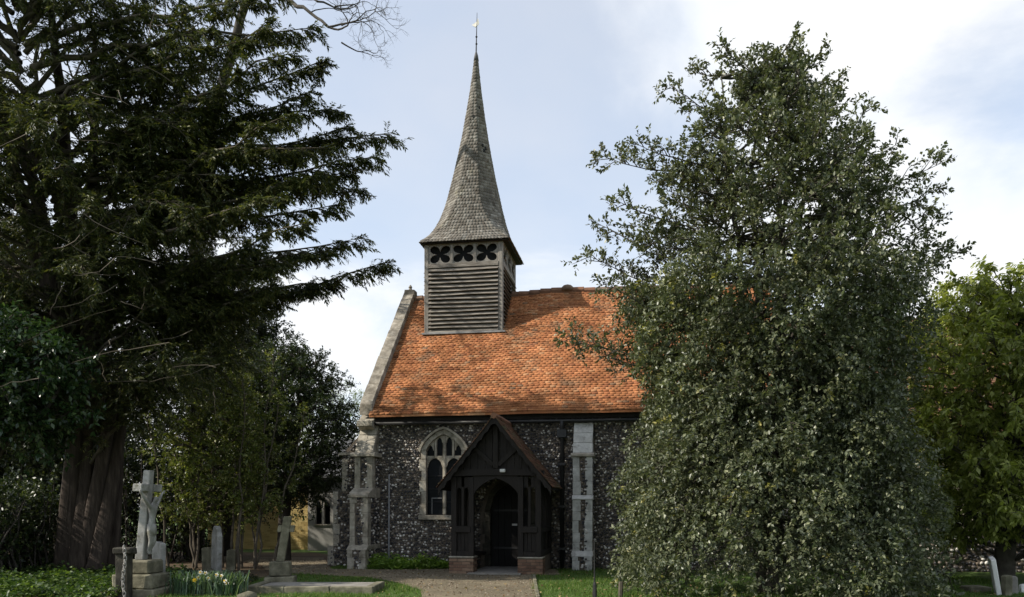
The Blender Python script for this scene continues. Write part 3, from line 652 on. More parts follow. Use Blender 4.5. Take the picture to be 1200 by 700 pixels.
# buttress on the west side, its flint flank seen from the south
b3 = empty('buttress', parent=ch)
mb = MB(); mb.prism([(-5.12, 0), (-4.05, 0), (-4.05, 3.75), (-4.70, 3.06), (-4.70, 2.0), (-4.96, 1.8), (-4.96, .5), (-5.12, .45)], .01, .60)
mb.build('buttress_core', 'mortar', b3)
def kb(u, v):
    x = -5.12 + u
    return x < -4.08 and not ((v > .5 and x < -4.92) or (v > 1.8 and x < -4.67 - (2.0 - min(v, 2.0)) * .8) or (v > 3.06 and (x + 4.70) * 1.06 < v - 3.0))
flints(b3, [((-5.12, .008, 0), (1, 0, 0), (0, 0, 1), (0, -1, 0), 1.07, 3.7, kb)], .075)
z = 0.02
while z < 2.9:
    h = rnd.uniform(.22, .34); xo = -5.13 if z < .4 else (-4.97 if z < 1.75 else -4.71)
    block('ashlar', 'stone', b3, xo, xo + rnd.uniform(.10, .2), -.012, .45, z + .003, min(z + h, 3.03) - .003); z += h
MB().prism([(-4.82, 3.03), (-4.05, 3.03), (-4.05, 3.10), (-4.78, 3.10)], -.06, .66).build('string_course', 'stone', b3, bevel=.01)

# ------------------------------------------------------------------ the porch (a part of the church)
pc = empty('porch', parent=ch)
PCX, PF, PHW = -.05, -2.08, 1.10            # centre, front face, half width of the frame
OW = .54                                      # half width of the entrance
FL = MB().box(PCX - OW - .1, PCX + OW + .1, PF - .25, -.01, .0, .045).build('floor_slab', 'slab', pc)
def brick_pier(x0, x1, yA, yB, z1):
    z = .0; c = 0; bh, bl = .065, .215
    MB().box(x0 + .012, x1 - .012, yA + .012, yB - .002, 0, z1).build('plinth_core', 'mortar', pc)
    while z + bh <= z1 + .001:
        x = x0 - (bl / 2 if c % 2 else 0)
        while x < x1 - .02:
            xa, xb = max(x, x0), min(x + bl - .010, x1)
            if xb - xa > .03: block('brick', 'brick', pc, xa, xb, yA - rnd.uniform(0, .006), yA + .10, z + .004, z + bh, .003, 0)
            x += bl
        for xx, sg in ((x0, -1), (x1, 1)):
            y = yA + .104 + (bl / 2 if c % 2 else 0)
            while y < yB - .05:
                a_, b_ = sorted((xx + sg * rnd.uniform(0, .006), xx - sg * .1))
                block('brick', 'brick', pc, a_, b_, y, min(y + bl - .01, yB), z + .004, z + bh, .003, 0); y += bl
        z += bh + .010; c += 1
for s_ in (-1, 1):
    a, b = sorted((PCX + s_ * OW, PCX + s_ * (PHW + .04)))
    brick_pier(a, b, PF - .03, PF + .42, .385)
    # plinth cap and timber sill
    block('plinth_cap', 'stone', pc, a - .01, b + .01, PF - .045, PF + .42, .388, .425)
    # side dwarf walls of flint with boarded frames above
    sx0, sx1 = sorted((PCX + s_ * (PHW - .14), PCX + s_ * PHW))
    sw_ = MB().box(sx0, sx1, PF + .42, -.01, 0, .42).build('side_wall', 'mortar', pc)
    block('sill_beam', 'darkwood', pc, sx0 - .01, sx1 + .01, PF + .14, -.02, .427, .56)
    for y in (PF, PF + 1.0, -.16): block('post', 'darkwood', pc, sx0, sx1, y, y + .14, .562 if y > PF + .1 else .428, 2.34)
    xi = PCX + s_ * OW; a2, b2_ = sorted((xi, xi + s_ * .13))
    block('post', 'darkwood', pc, a2, b2_, PF, PF + .14, .428, 2.34)
    p0, p1 = (b2_ + .003, sx0 - .003) if s_ > 0 else (sx1 + .003, a2 - .003)
    block('mid_rail', 'darkwood', pc, p0 - .06, p1 + .06, PF - .03, PF + .12, 1.0, 1.15)
    block('sill_beam', 'darkwood', pc, p0, p1, PF, PF + .14, .428, .55)
    for k in range(3):
        xa, xb = p0 + (p1 - p0) * k / 3, p0 + (p1 - p0) * (k + 1) / 3
        block('panel_board', 'darkwood', pc, xa + .003, xb - .003, PF + .05, PF + .08, .552, .998, .002, .004)
    xm = (p0 + p1) / 2
    block('stud', 'darkwood', pc, xm - .035, xm + .035, PF + .03, PF + .11, 1.152, 2.1)
    for xa, xb in ((p0, xm - .037), (xm + .037, p1)):
        c = (xa + xb) / 2; w_ = (xb - xa) / 2; mb = MB(); A = pointed(w_, w_ * 1.7, 8)
        for p, q in zip(A[:-1], A[1:]): mb.prism([(c + p[0], 2.0 + p[1]), (c + q[0], 2.0 + q[1]), (c + q[0], 2.34), (c + p[0], 2.34)], PF + .05, PF + .10)
        mb.build('light_head', 'darkwood', pc)
    # side framing: rail and boards, open above
    block('mid_rail', 'darkwood', pc, sx0 - .012, sx1 + .012, PF + .142, -.16, 1.0, 1.12)
    y = PF + .15
    while y < -.2:
        block('panel_board', 'darkwood', pc, sx0 + .05, sx1 - .05, y + .003, y + .197, .562, .998, .002, .004); y += .2
    y = PF + .35
    while y < -.3:
        block('stud', 'darkwood', pc, sx0 + .03, sx1 - .03, y, y + .06, 1.122, 2.2); y += .22
    block('wall_plate', 'darkwood', pc, sx0 - .02, sx1 + .02, PF - .12, -.02, 2.20, 2.34) if False else None
# tie beam, arch braces, king post, gable boards
mb = MB(); nseg = 10
for i in range(nseg):
    t0, t1 = -1 + 2 * i / nseg, -1 + 2 * (i + 1) / nseg; f = lambda t: .05 * (1 - t * t)
    mb.prism([(PCX + t0 * 1.16, 2.345 + f(t0) * .6), (PCX + t1 * 1.16, 2.345 + f(t1) * .6), (PCX + t1 * 1.16, 2.48 + f(t1)), (PCX + t0 * 1.16, 2.48 + f(t0))], PF - .035, PF + .15)
mb.build('tie_beam', 'darkwood', pc)
A = low_arch(OW - .002, .40, 20)
for half in (0, 1):
    mb = MB()
    for p, q in zip(A[:-1], A[1:]):
        if (p[0] + q[0] < 0) == (half == 0): mb.prism([(PCX + p[0], 1.90 + p[1]), (PCX + q[0], 1.90 + q[1]), (PCX + q[0], 2.37), (PCX + p[0], 2.37)], PF + .02, PF + .11)
    mb.build('arch_brace', 'darkwood', pc)
PAZ, PEZ, PEX = 3.80, 2.10, 1.36            # apex, eaves height and half span of the porch roof
def prz(x): return PAZ - (PAZ - PEZ) * abs(x) / PEX
block('king_post', 'darkwood', pc, PCX - .06, PCX + .06, PF - .02, PF + .12, 2.535, 3.58)
xs = np.linspace(-.98, .98, 12)
for xa, xb in zip(xs[:-1], xs[1:]):
    za, zb = max(2.50, prz(xa) - .14), max(2.5, prz(xb) - .14)
    if max(za, zb) > 2.55: MB().prism([(PCX + xa + .004, 2.46), (PCX + xb - .004, 2.46), (PCX + xb - .004, zb), (PCX + xa + .004, za)], PF + .06, PF + .09).build('gable_board', 'darkwood', pc)
for s_ in (-1, 1): MB().bar((PCX + s_ * .06, PF + .04, 2.62), (PCX + s_ * .50, PF + .04, 3.02), .10, .09, up=(0, 1, 0)).build('gable_brace', 'darkwood', pc)
# cusped bargeboards
for s_ in (-1, 1):
    mb = MB(); nn = 72
    for i in range(nn):
        def P(k):
            t = k / nn; x = PEX * t; z = prz(x) - .015; cusp = abs(math.sin(t * math.pi * 9)) * .055; return (x, z), (x, z - .20 + cusp)
        (a, b), (c, d) = P(i), P(i + 1)
        q = [(PCX + s_ * b[0], b[1]), (PCX + s_ * d[0], d[1]), (PCX + s_ * c[0], c[1]), (PCX + s_ * a[0], a[1])]
        mb.prism(q if s_ > 0 else q[::-1], PF - .235, PF - .195)
    mb.build('bargeboard', 'darkwood', pc)
    MB().add([(PCX, PF - .19, PAZ - .02), (PCX, -.004, PAZ - .02), (PCX + s_ * PEX, -.004, PEZ - .02), (PCX + s_ * PEX, PF - .19, PEZ - .02),
              (PCX, PF - .19, PAZ - .10), (PCX, -.004, PAZ - .10), (PCX + s_ * PEX, -.004, PEZ - .08), (PCX + s_ * PEX, PF - .19, PEZ - .08)],
             [(0, 1, 2, 3), (7, 6, 5, 4), (0, 3, 7, 4), (3, 2, 6, 7), (0, 4, 5, 1), (1, 5, 6, 2)]).build('roof_boarding', 'darkwood', pc)
    VS, FS = [], []; L = math.hypot(PEX, PAZ - PEZ); rows = int(L / .098)
    nr = np.array((s_ * (PAZ - PEZ), 0, PEX)) / L; rws = []
    for r_ in range(rows):
        s0, s1 = r_ / rows, min(1, (r_ + 1.25) / rows)
        f = lambda y, s: np.array((PCX + s_ * (PEX + .04) * (1 - s), y, PEZ - .02 + (PAZ - PEZ) * s + .03 * math.sin(s * 3.1) * -1 + .012 * math.sin(y * 4)))
        a, b = (PF - .27, -.01) if s_ > 0 else (-.01, PF - .27)
        rws.append((f(a, s0), f(b, s0), f(a, s1), f(b, s1), nr))
    lapped(rws, .165, .022, VS, FS, .12, .008)
    lapped_mesh('roof_tiles', VS, FS, 'porch_tile', pc, kind='stuff')
for i in range(7):
    y = PF - .27 + i * .33; MB().tube([(PCX, y + .004, PAZ - .02), (PCX, min(y + .33, -.01), PAZ - .02 + rnd.uniform(-.01, .01))], .075, 8).build('ridge_tile', 'porch_tile', pc)
block('lamp', 'lampglass', pc, PCX + .12, PCX + .25, PF - .13, PF - .04, 2.44, 2.52, .002, .015)
for s_ in (-1, 1):
    sb = block('bench', 'darkwood', pc, *sorted((PCX + s_ * .62, PCX + s_ * .94)), PF + .5, -.1, .40, .45)

# ------------------------------------------------------------------ small building beyond the church's west end
ob = empty('outbuilding', (-8.6, 31.2, 0), R(-6), label='yellow brick and grey rendered building beyond the west end of the church', cat='building')
ow_ = MB(); w0, w1 = .98, 6.5
xs = [(.98, 1.28), (1.52, 1.60), (1.84, 6.5)]
for a, b in xs: ow_.box(a, b, 0, .3, 0, 2.75)
for a, b in ((1.28, 1.52), (1.60, 1.84)): ow_.box(a, b, 0, .3, 0, .98); ow_.box(a, b, 0, .3, 1.86, 2.75)
ow_.box(6.2, 6.5, .3, 4, 0, 2.75); ow_.box(.98, 1.28, .3, 4, 0, 2.75)
ow_.build('rendered_wall', 'render', ob)
for c in (1.40, 1.72):
    fo = MB(); A = pointed(.12, .22, 8)
    for p, q in zip(A[:-1], A[1:]): fo.prism([(c + p[0], 1.62 + p[1]), (c + q[0], 1.62 + q[1]), (c + q[0], 1.88), (c + p[0], 1.88)], -.02, .12)
    wi = fo.build('window', 'stone', ob)
    MB().box(c - .15, c + .15, -.05, .1, .94, .98).build('sill', 'stone', wi)
    MB().box(c - .12, c + .12, .14, .16, .98, 1.9).build('pane', 'glass', wi)
yb = MB().box(-3.2, .976, .55, .85, 0, 2.6).build('brick_wall', 'yellow_brick', ob)
VS = []; FS = []; z = .0; c = 0
bmb = MB()
while z < 2.56:
    x = -1.6 - (.11 if c % 2 else 0)
    while x < .93:
        bmb.box(x, min(x + .213, .97), .535 - rnd.uniform(0, .006), .56, z + .006, z + .066); x += .225
    z += .075; c += 1
bmb.build('brickwork', 'yellow_brick', yb, kind='stuff')
MB().prism_x([(-.25, 2.70), (-.25, 2.78), (2, 4.3), (4.2, 2.78), (4.2, 2.70)], .8, 6.7).build('roof', 'slate', ob)
MB().prism_x([(.3, 2.58), (.3, 2.66), (2, 3.9), (4.2, 2.66), (4.2, 2.58)], -3.4, .79).build('roof', 'slate', ob)

# ------------------------------------------------------------------ foliage tools
class Wood:
    def __init__(s): s.V = []; s.F = []; s.n = 0
    def tube(s, pts, rad, k=5, rib=0):
        pts = np.asarray(pts, float); m = len(pts); rad = np.broadcast_to(np.asarray(rad, float), (m,))
        t = np.gradient(pts, axis=0); t /= np.linalg.norm(t, axis=1)[:, None] + 1e-9
        ref = np.array((0, 0, 1.)) if abs(t[m // 2, 2]) < .8 else np.array((1., 0, 0))
        u = np.cross(t, ref); u /= np.linalg.norm(u, axis=1)[:, None] + 1e-9; v = np.cross(t, u)
        a = np.arange(k) * 2 * math.pi / k
        rr = rad[:, None] * (1 + (rib * np.sin(a * 3 + 1) if rib else 0 * a))[None]
        ring = pts[:, None] + (u[:, None] * np.cos(a)[None, :, None] + v[:, None] * np.sin(a)[None, :, None]) * rr[..., None]
        i, j = np.meshgrid(np.arange(m - 1), np.arange(k), indexing='ij'); j2 = (j + 1) % k
        F = np.stack([i * k + j, i * k + j2, (i + 1) * k + j2, (i + 1) * k + j], -1).reshape(-1, 4) + s.n
        s.V.append(ring.reshape(-1, 3)); s.F.append(F); s.n += m * k
    def build(s, name, m, parent): return np_mesh(name, np.concatenate(s.V), np.concatenate(s.F), m, parent, smooth=True)
def unit(v): return v / (np.linalg.norm(v, axis=-1, keepdims=True) + 1e-9)
def bez(a, b, lift, n=8, jit=.0):
    a, b = np.array(a, float), np.array(b, float); c = (a + b) / 2 + np.array((0, 0, lift)); t = np.linspace(0, 1, n)[:, None]
    p = (1 - t) ** 2 * a + 2 * t * (1 - t) * c + t * t * b
    if jit: p[1:-1] += rng.normal(0, jit, (n - 2, 3))
    return p
def along(p, s):
    f = s * (len(p) - 1); i = min(int(f), len(p) - 2); return p[i] + (p[i + 1] - p[i]) * (f - i), unit(p[i + 1] - p[i])
class Twigs:
    def __init__(s): s.B = []; s.D = []; s.L = []
    def add(s, b, d, l): s.B.append(b); s.D.append(d); s.L.append(l)
    def arr(s): return np.array(s.B), unit(np.array(s.D)), np.array(s.L)
def grow(wood, tw, limbs, per_m=4, side=.9, taper=.6, s0=.25, mix=.6, up=0., droop=.25, twigs=5, tl=.25, tz=0., flat=.0, tmix=.7, wr=.012):
    for pts, r0, r1 in limbs:
        wood.tube(pts, np.linspace(r0, r1, len(pts)), 5)
        Ln = np.linalg.norm(np.diff(pts, axis=0), axis=1).sum(); n = max(3, int(per_m * Ln))
        for i in range(n):
            s = s0 + (1 - s0) * (i + rng.random()) / n; s = min(s, .999); p, t = along(pts, s)
            q = rng.normal(size=3); q[2] *= (1 - flat); lat = np.cross(t, q); lat = lat / (np.linalg.norm(lat) + 1e-9)
            if flat: lat[2] *= (1 - flat)
            d = unit(t * mix + lat + np.array((0, 0, up))); L = side * rng.uniform(.55, 1.2) * (1.15 - taper * s)
            k = np.linspace(0, 1, 4)[:, None]
            sp = p + d * L * k + np.array((0, 0, -1.)) * droop * L * k * k + rng.normal(0, .02, (4, 3)) * k
            wood.tube(sp, np.linspace(wr, wr * .35, 4), 3)
            for m_ in range(twigs):
                ss = .2 + .8 * (m_ + rng.random()) / twigs; ss = min(ss, .999); b, tt = along(sp, ss)
                dd = unit(tt * tmix + rng.normal(0, .55, 3) * np.array((1, 1, 1 - flat * .6)) + np.array((0, 0, tz)))
                tw.add(b, dd, tl * rng.uniform(.6, 1.3))
        b, t = along(pts, .999)
        for m_ in range(3): tw.add(b, unit(t + rng.normal(0, .25, 3)), tl)
def leaves(tw, K, L, W, fwd=.5, droop=0., comb=0., fold=.25, t0=.05, lj=.3):
    B, D, TL = tw.arr() if isinstance(tw, Twigs) else tw
    n = len(B); t = t0 + (1 - t0) * (np.arange(K)[None] + rng.random((n, K))) / K
    P = B[:, None] + D[:, None] * (TL[:, None] * t)[..., None]
    rad = rng.normal(size=(n, K, 3)); rad -= (rad * D[:, None]).sum(-1, keepdims=True) * D[:, None]; rad = unit(rad)
    if comb:
        lat = unit(np.cross(D, np.array((0, 0, 1.)) + rng.normal(0, .15, (n, 3)))); sg = np.where(np.arange(K) % 2, 1., -1.)
        rad = unit(rad * (1 - comb) + lat[:, None] * sg[None, :, None] * comb)
    d = unit(D[:, None] * fwd + rad + np.array((0, 0, -droop)) + rng.normal(0, .12, (n, K, 3)))
    up = unit(rng.normal(0, .45, (n, K, 3)) + np.array((0, 0, 1.))); s = unit(np.cross(d, up)); nn = np.cross(s, d)
    l = L * (1 + rng.uniform(-lj, lj, (n, K, 1))); w_ = W * (l / L)
    mid = P + d * l * .45
    V = np.stack([P, mid + s * w_ + nn * w_ * fold, P + d * l, mid - s * w_ + nn * w_ * fold], 2).reshape(-1, 3)
    b = np.arange(n * K) * 4
    F = np.stack([b, b + 1, b + 2, b, b + 2, b + 3], 1).reshape(-1, 3)
    return V, F
def crown(name, parts, m, parent, **kw):
    VS, FS, b = [], [], 0
    for V, F in parts: VS.append(V); FS.append(F + b); b += len(V)
    return np_mesh(name, np.concatenate(VS), np.concatenate(FS), m, parent, **kw)

#FOLIAGE
# ------------------------------------------------------------------ holly on the right
def holly_r(z):
    return float(np.interp(z, [0, .3, 2.1, 3.4, 4.6, 6.1, 7.2, 8.2, 9.2, 9.7, 10.1], [2.75, 2.8, 2.55, 2.2, 2.35, 2.65, 2.35, 1.8, 1.05, .5, .12]))
hx, hy = 4.85, 15.6
ho_ = empty('holly_tree', (hx, hy, 0), label='tall dense evergreen tree with small glossy grey-green leaves, hiding the right half of the church', cat='tree')
wd_ = Wood(); tw = Twigs()
stems = []
for k, (ex, ey, ez) in enumerate(((.35, .1, 10.0), (-.35, .2, 9.5), (-.95, -.1, 9.6), (.8, .2, 9.2), (.1, -.3, 9.3))):
    p = bez((.12 * math.cos(k * 1.3), .12 * math.sin(k * 1.3), -.05), (ex, ey, ez), 0, 14, .05); stems.append(p); wd_.tube(p, np.linspace(.13, .012, 14), 7)
limbs = []
for i in range(310):
    z1 = .25 + 9.6 * ((i + rng.random()) / 310) ** 1.02
    az = i * 2.39996 + rng.normal(0, .2); r = holly_r(z1) * rng.uniform(.62, 1.08)
    if math.sin(az) > .75 and rng.random() < .5: continue
    zs = max(.3, z1 - (.25 + .16 * r) - rng.uniform(0, .5)) if z1 > 3.2 else min(z1 + rng.uniform(.5, 1.8), 5)
    st = stems[rng.integers(5)]; j = int(np.clip(np.searchsorted(st[:, 2], zs), 0, 13)); a = st[j]
    e = np.array((r * math.cos(az) + .1 * (z1 / 10), r * math.sin(az), z1))
    limbs.append((bez(a, e, -.1 * r if z1 > 3.2 else .25, 8, .04), .028 if z1 > 3 else .02, .005))
for px, py in ((704, 182), (1106, 190), (690, 300), (1122, 296), (682, 402), (706, 330), (1098, 262), (784, 102), (930, 42), (852, 58), (889, 62), (980, 98), (1015, 130), (722, 235), (744, 168), (1050, 170), (700, 262), (664, 392), (1092, 225), (815, 85), (955, 70), (1000, 160), (1030, 210)):
    q = at(px, py, hy + rng.normal(0, .6)); e = np.array((q.x - hx, q.y - hy, q.z)); zs = max(1.5, e[2] - .35 * math.hypot(e[0], e[1]) - .3)
    st = stems[rng.integers(5)]; j = int(np.clip(np.searchsorted(st[:, 2], zs), 0, 13)); limbs.append((bez(st[j], e, -.25, 9, .03), .03, .005))
grow(wd_, tw, limbs, per_m=7.0, side=.48, taper=.5, s0=.36, mix=.9, up=.14, droop=.12, twigs=4, tl=.20, tz=.15)
wd_.build('trunk', 'bark', ho_)
B, D, TL = tw.arr()
c = leaves((B, D, TL), 8, .080, .023, fwd=.75, fold=.35)
# lower skirt: hanging shoots all round, thick as a hedge
n = 13500; az = rng.random(n) * 2 * math.pi; z = 5.7 * rng.random(n) ** .9 + .12; rr = np.array([holly_r(q) for q in z]) * (1 - .30 * rng.random(n) ** 1.8) * (1 + .075 * np.sin(az * 5 + z * 2.2) + .075 * np.sin(az * 11 - z * 3.7))
keep = np.sin(az) < .8; az, z, rr = az[keep], z[keep], rr[keep]; n = len(z)
SB = np.stack([rr * np.cos(az), rr * np.sin(az), z], 1); SD = unit(np.stack([np.cos(az), np.sin(az), -1.0 + rng.normal(0, .6, n)], 1) + rng.normal(0, .35, (n, 3)))
c2 = leaves((SB, SD, rng.uniform(.12, .30, n)), 9, .074, .021, fwd=.6, droop=.25, fold=.35)
crown('crown', [c, c2], 'holly_leaf', ho_)
sel = rng.random(n) < np.where(np.cos(az) < -.35, .030, .008)  # yellow leaves, thicker on the sun side to paint in its light
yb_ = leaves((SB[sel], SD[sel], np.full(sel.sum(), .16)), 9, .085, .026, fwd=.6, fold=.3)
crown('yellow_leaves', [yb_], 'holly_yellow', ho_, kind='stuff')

# ------------------------------------------------------------------ great yew on the left
yx, yy = -10.2, 20.0
ye = empty('yew_tree', (yx, yy, 0), label='huge dark conifer with ribbed trunk and long drooping boughs filling the upper left', cat='tree')
wd_ = Wood(); tw = Twigs()
tk = Wood()
for k in range(8):
    g_ = k % 2; a = (k // 2) * math.pi / 2 + .4; cx0 = (-.22, .22)[g_]; ln_ = (.02, .12)[g_]
    p = [np.array((cx0 + ln_ * z + .20 * math.cos(a + .3 * z) * (1.35 - .13 * z), .22 * math.sin(a + .3 * z) * (1.35 - .13 * z), z)) for z in np.linspace(-.1, 4.4, 10)]
    tk.tube(p, np.linspace(.19, .12, 10) * rng.uniform(.85, 1.15) * (1 + .25 * np.exp(-np.linspace(0, 6, 10))), 15, .20)
for k, (ex, ey, ez) in enumerate(((.6, -3.0, 13.5), (-1.2, -2.8, 12), (1.6, -2.8, 11.5), (-.6, -3.4, 12.5))):
    tk.tube(bez((0.1, 0, 3.4), (ex, ey, ez), .2, 10, .06), np.linspace(.26, .04, 10), 8)
tk.build('trunk', 'bark_yew', ye)
limbs = []
tiers = []
def ylimb(e, zs, lift, r0=.06, to=None):
    (limbs if to is None else to).append((bez((0.15 * e[0] / 6, 0.15 * e[1] / 6 - min(2.8, .34 * max(0, zs - 3.4)), zs), e, lift, 10, .06), r0, .007))
# boughs whose tips stand against the sky
for px, py, Y in ((460, 178, 18.5), (446, 205, 18.2), (400, 152, 18.0), (412, 172, 18.4), (372, 62, 17.6), (384, 100, 17.5), (424, 296, 18.6), (456, 322, 18.8), (404, 258, 18.2), (396, 345, 19.2), (425, 240, 19.0), (385, 225, 17.5), (350, 92, 17.0),
                  (375, 132, 18.0), (392, 195, 17.4), (415, 222, 18.3), (388, 310, 18.5), (365, 280, 17.5), (372, 345, 19), (345, 20, 17.4), (325, 60, 17), (350, 160, 17), (360, 200, 18), (340, 250, 17), (345, 320, 18), (330, 350, 18.5)):
    q = at(px, py, Y); e = np.array((q.x - yx, q.y - yy, q.z)); ylimb(e - np.array((0, .9, 0)), max(2.6, e[2] - 1.2 + rng.normal(0, .5)), rng.uniform(.1, .5), .075, tiers)
for i in range(215):
    az = i * 2.39996; z1 = 3.6 + 11.2 * rng.random() ** .9
    ln = rng.uniform(3.4, 6.2) * (1.0 if z1 < 11.5 else max(.55, 1 - (z1 - 11.5) * .13)); ex, ey = ln * math.cos(az), ln * math.sin(az)
    if ex > 4.2: ex = 4.2 * rng.uniform(.8, 1)
    if ex < -2.8: ex = -2.8
    if ey > 1.5: ey *= .5
    if ey < -3.9: ey = -3.9 * rng.uniform(.6, 1)
    if ey > 0 and z1 < 7.2: ey = -ey
    if ex > 3.0 and z1 < 4.6: z1 += 1.5
    if ey > -1.2 and z1 > 10.4 - 1.2 * max(0, ey): ey = -1.2 - abs(ey)
    ylimb(np.array((ex, ey, z1)), max(2.4, z1 - rng.uniform(.2, 2.0)), rng.uniform(.3, 1.1))
grow(wd_, tw, limbs, per_m=5.2, side=1.05, taper=.65, s0=.22, mix=.85, up=-.05, droop=.42, twigs=7, tl=.30, tz=-.30, flat=.55, tmix=.6, wr=.012)
grow(wd_, tw, tiers, per_m=8, side=.80, taper=.72, s0=.22, mix=1.1, up=-.02, droop=.30, twigs=7, tl=.24, tz=-.35, flat=.85, tmix=.6, wr=.012)
for i in range(130):        # bare grey twiggery inside the crown
    b = np.array((rng.uniform(-6, 4.5), rng.uniform(-6.5, -1.5), rng.uniform(3.5, 10))); e = b + rng.normal(0, .7, 3) * (1, 1, .6)
    wd_.tube(bez(b, e, rng.normal(0, .12), 6, .015), np.linspace(.010, .003, 6), 3)
wd_.build('branches', 'twig', ye)
crown('crown', [leaves(tw, 19, .092, .0130, fwd=.9, droop=.3, comb=.7, fold=.15)], 'yew_leaf', ye)

# ------------------------------------------------------------------ generic leafy mass
def leafy(name, base, label, stems_, limbs_def, leaf, leafm, barkm, group=None, **gk):
    r_ = empty(name, base, label=label, cat='tree' if 'tree' in name else 'shrub', group=group)
    wd_ = Wood(); tw = Twigs()
    for p, r0, r1 in stems_: wd_.tube(p, np.linspace(r0, r1, len(p)), 8, .08)
    grow(wd_, tw, limbs_def, **gk)
    wd_.build('trunk', barkm, r_)
    crown('crown', [leaves(tw, **leaf)], leafm, r_)
    return r_
def dome(n, cx, cy, z0, z1, rad, stem, front=.5, lift=.2, r0=.03, shape=None):
    out = []
    for i in range(n):
        f = (i + rng.random()) / n; az = i * 2.39996; z = z0 + (z1 - z0) * f
        k = shape(f) if shape else math.sqrt(max(0.03, 1 - (2 * f - .9) ** 2 * .8)); r = rad * k * rng.uniform(.6, 1.05)
        if math.sin(az) > .5 and rng.random() > front: continue
        zs = z - .5 * r * rng.uniform(.3, 1.1); zs = max(.4, zs); a = stem(zs)
        out.append((bez(a, (cx + r * math.cos(az), cy + r * math.sin(az), z), lift, 7, .05), r0, .006))
    return out
# round dark evergreen left of the church
st = lambda z: np.array((.08 * z - .1 * math.sin(z), 0, min(z, 5.5)))
leafy('evergreen_tree', (-6.9, 25.2, 0), 'round dark green tree left of the church gable, its low crown over the brick building',
      [(np.array([st(z) for z in np.linspace(-.05, 5, 8)]), .22, .08)], dome(150, .1, 0, 1.9, 6.5, 2.35, st), dict(K=10, L=.075, W=.022, fwd=.5, droop=.15), 'dark_leaf', 'bark_dark',
      per_m=5, side=.65, twigs=6, tl=.22, tz=-.05, mix=.8)
leafy('evergreen_tree', (-9.4, 27.5, 0), 'second dark evergreen with a thin leaning trunk standing behind the leafy shrub',
      [(np.array([st(z) for z in np.linspace(-.05, 5, 8)]), .2, .07)], dome(190, .1, 0, 1.6, 9.0, 2.9, st), dict(K=9, L=.085, W=.025, fwd=.5, droop=.15), 'hedge_leaf', 'bark_dark',
      per_m=5, side=.7, twigs=6, tl=.22, mix=.8)
leafy('evergreen_tree', (-15.6, 26.5, 0), 'tall dark evergreen filling the far left behind the ribbed trunk',
      [(np.array([st(z) for z in np.linspace(-.05, 5, 8)]), .22, .08)], dome(120, .1, 0, 1.2, 9.5, 3.4, st), dict(K=9, L=.13, W=.04, fwd=.5, droop=.15), 'hedge_leaf', 'bark_dark',
      per_m=4.5, side=.8, twigs=6, tl=.28, mix=.8)
leafy('evergreen_tree', (-16.8, 31.5, 0), 'broad dark evergreen in the gap directly behind the ribbed trunk',
      [(np.array([st(z) for z in np.linspace(-.05, 5, 8)]), .22, .08)], dome(120, .1, 0, 1.0, 7.0, 3.2, st), dict(K=9, L=.13, W=.04, fwd=.5, droop=.15), 'hedge_leaf', 'bark_dark',
      per_m=4.5, side=.8, twigs=6, tl=.28, mix=.8)
# pale twiggy tree far behind
st2 = lambda z: np.array((0, 0, min(z, 6.)))
leafy('pale_tree', (-9.3, 44, 0), 'pale feathery tree far behind, just left of the gable end', [(np.array([st2(z) for z in np.linspace(0, 6, 6)]), .16, .05)],
      dome(70, 0, 0, 2.0, 8.2, 2.6, st2), dict(K=5, L=.09, W=.022), 'pale_leaf', 'bark', per_m=4, side=.8, twigs=5, tl=.3, up=.3)
# leafy many-stemmed shrub
sts = []
for k in range(16):
    a = (rng.normal(0, .9), rng.normal(0, .5), -.03); e = (a[0] * 1.25 + rng.normal(0, .25), a[1] + rng.normal(0, .2), rng.uniform(3.6, 5.8)); sts.append((bez(a, e, 0, 9, .05), .035, .01))
leafy('stemmed_shrub', (-7.8, 21.9, 0), 'many-stemmed leafy shrub with upright pale stems between the ribbed trunk and the dark round tree', sts,
      [(p, r0, r1) for p, r0, r1 in sts] + dome(70, 0, 0, 1.2, 5.4, 1.5, lambda z: np.array((rng.normal(0, .4), 0, z))), dict(K=8, L=.075, W=.024, fwd=.6, droop=.15), 'shrub_leaf', 'twig', per_m=5, side=.5, twigs=5, tl=.2)
# big-leaved laurel under the yew
st3 = lambda z: np.array((-.15 * z, 0, min(z, 4.2)))
leafy('laurel_bush', (-9.1, 16.4, 0), 'dark glossy big-leaved bush with a bent bough in front of the ribbed trunk, far left',
      [(np.array([(-1.5, .3, -.05), (-1.45, .2, 1.2), (-1.2, .1, 2.4), (-.6, 0, 3.4)]), .12, .05), (np.array([(-1.6, -.2, 3.0), (-.9, -.4, 3.05), (-.35, -.4, 3.1), (.1, -.3, 3.5), (.35, -.2, 4.0)]), .075, .03)],
      dome(90, -.9, 0, 3.0, 5.3, 1.8, lambda z: np.array((-1., 0, max(2.6, z)))), dict(K=9, L=.125, W=.030, fwd=.6, droop=.35, fold=.2), 'laurel_leaf', 'bark_dark', per_m=5, side=.6, twigs=4, tl=.28)
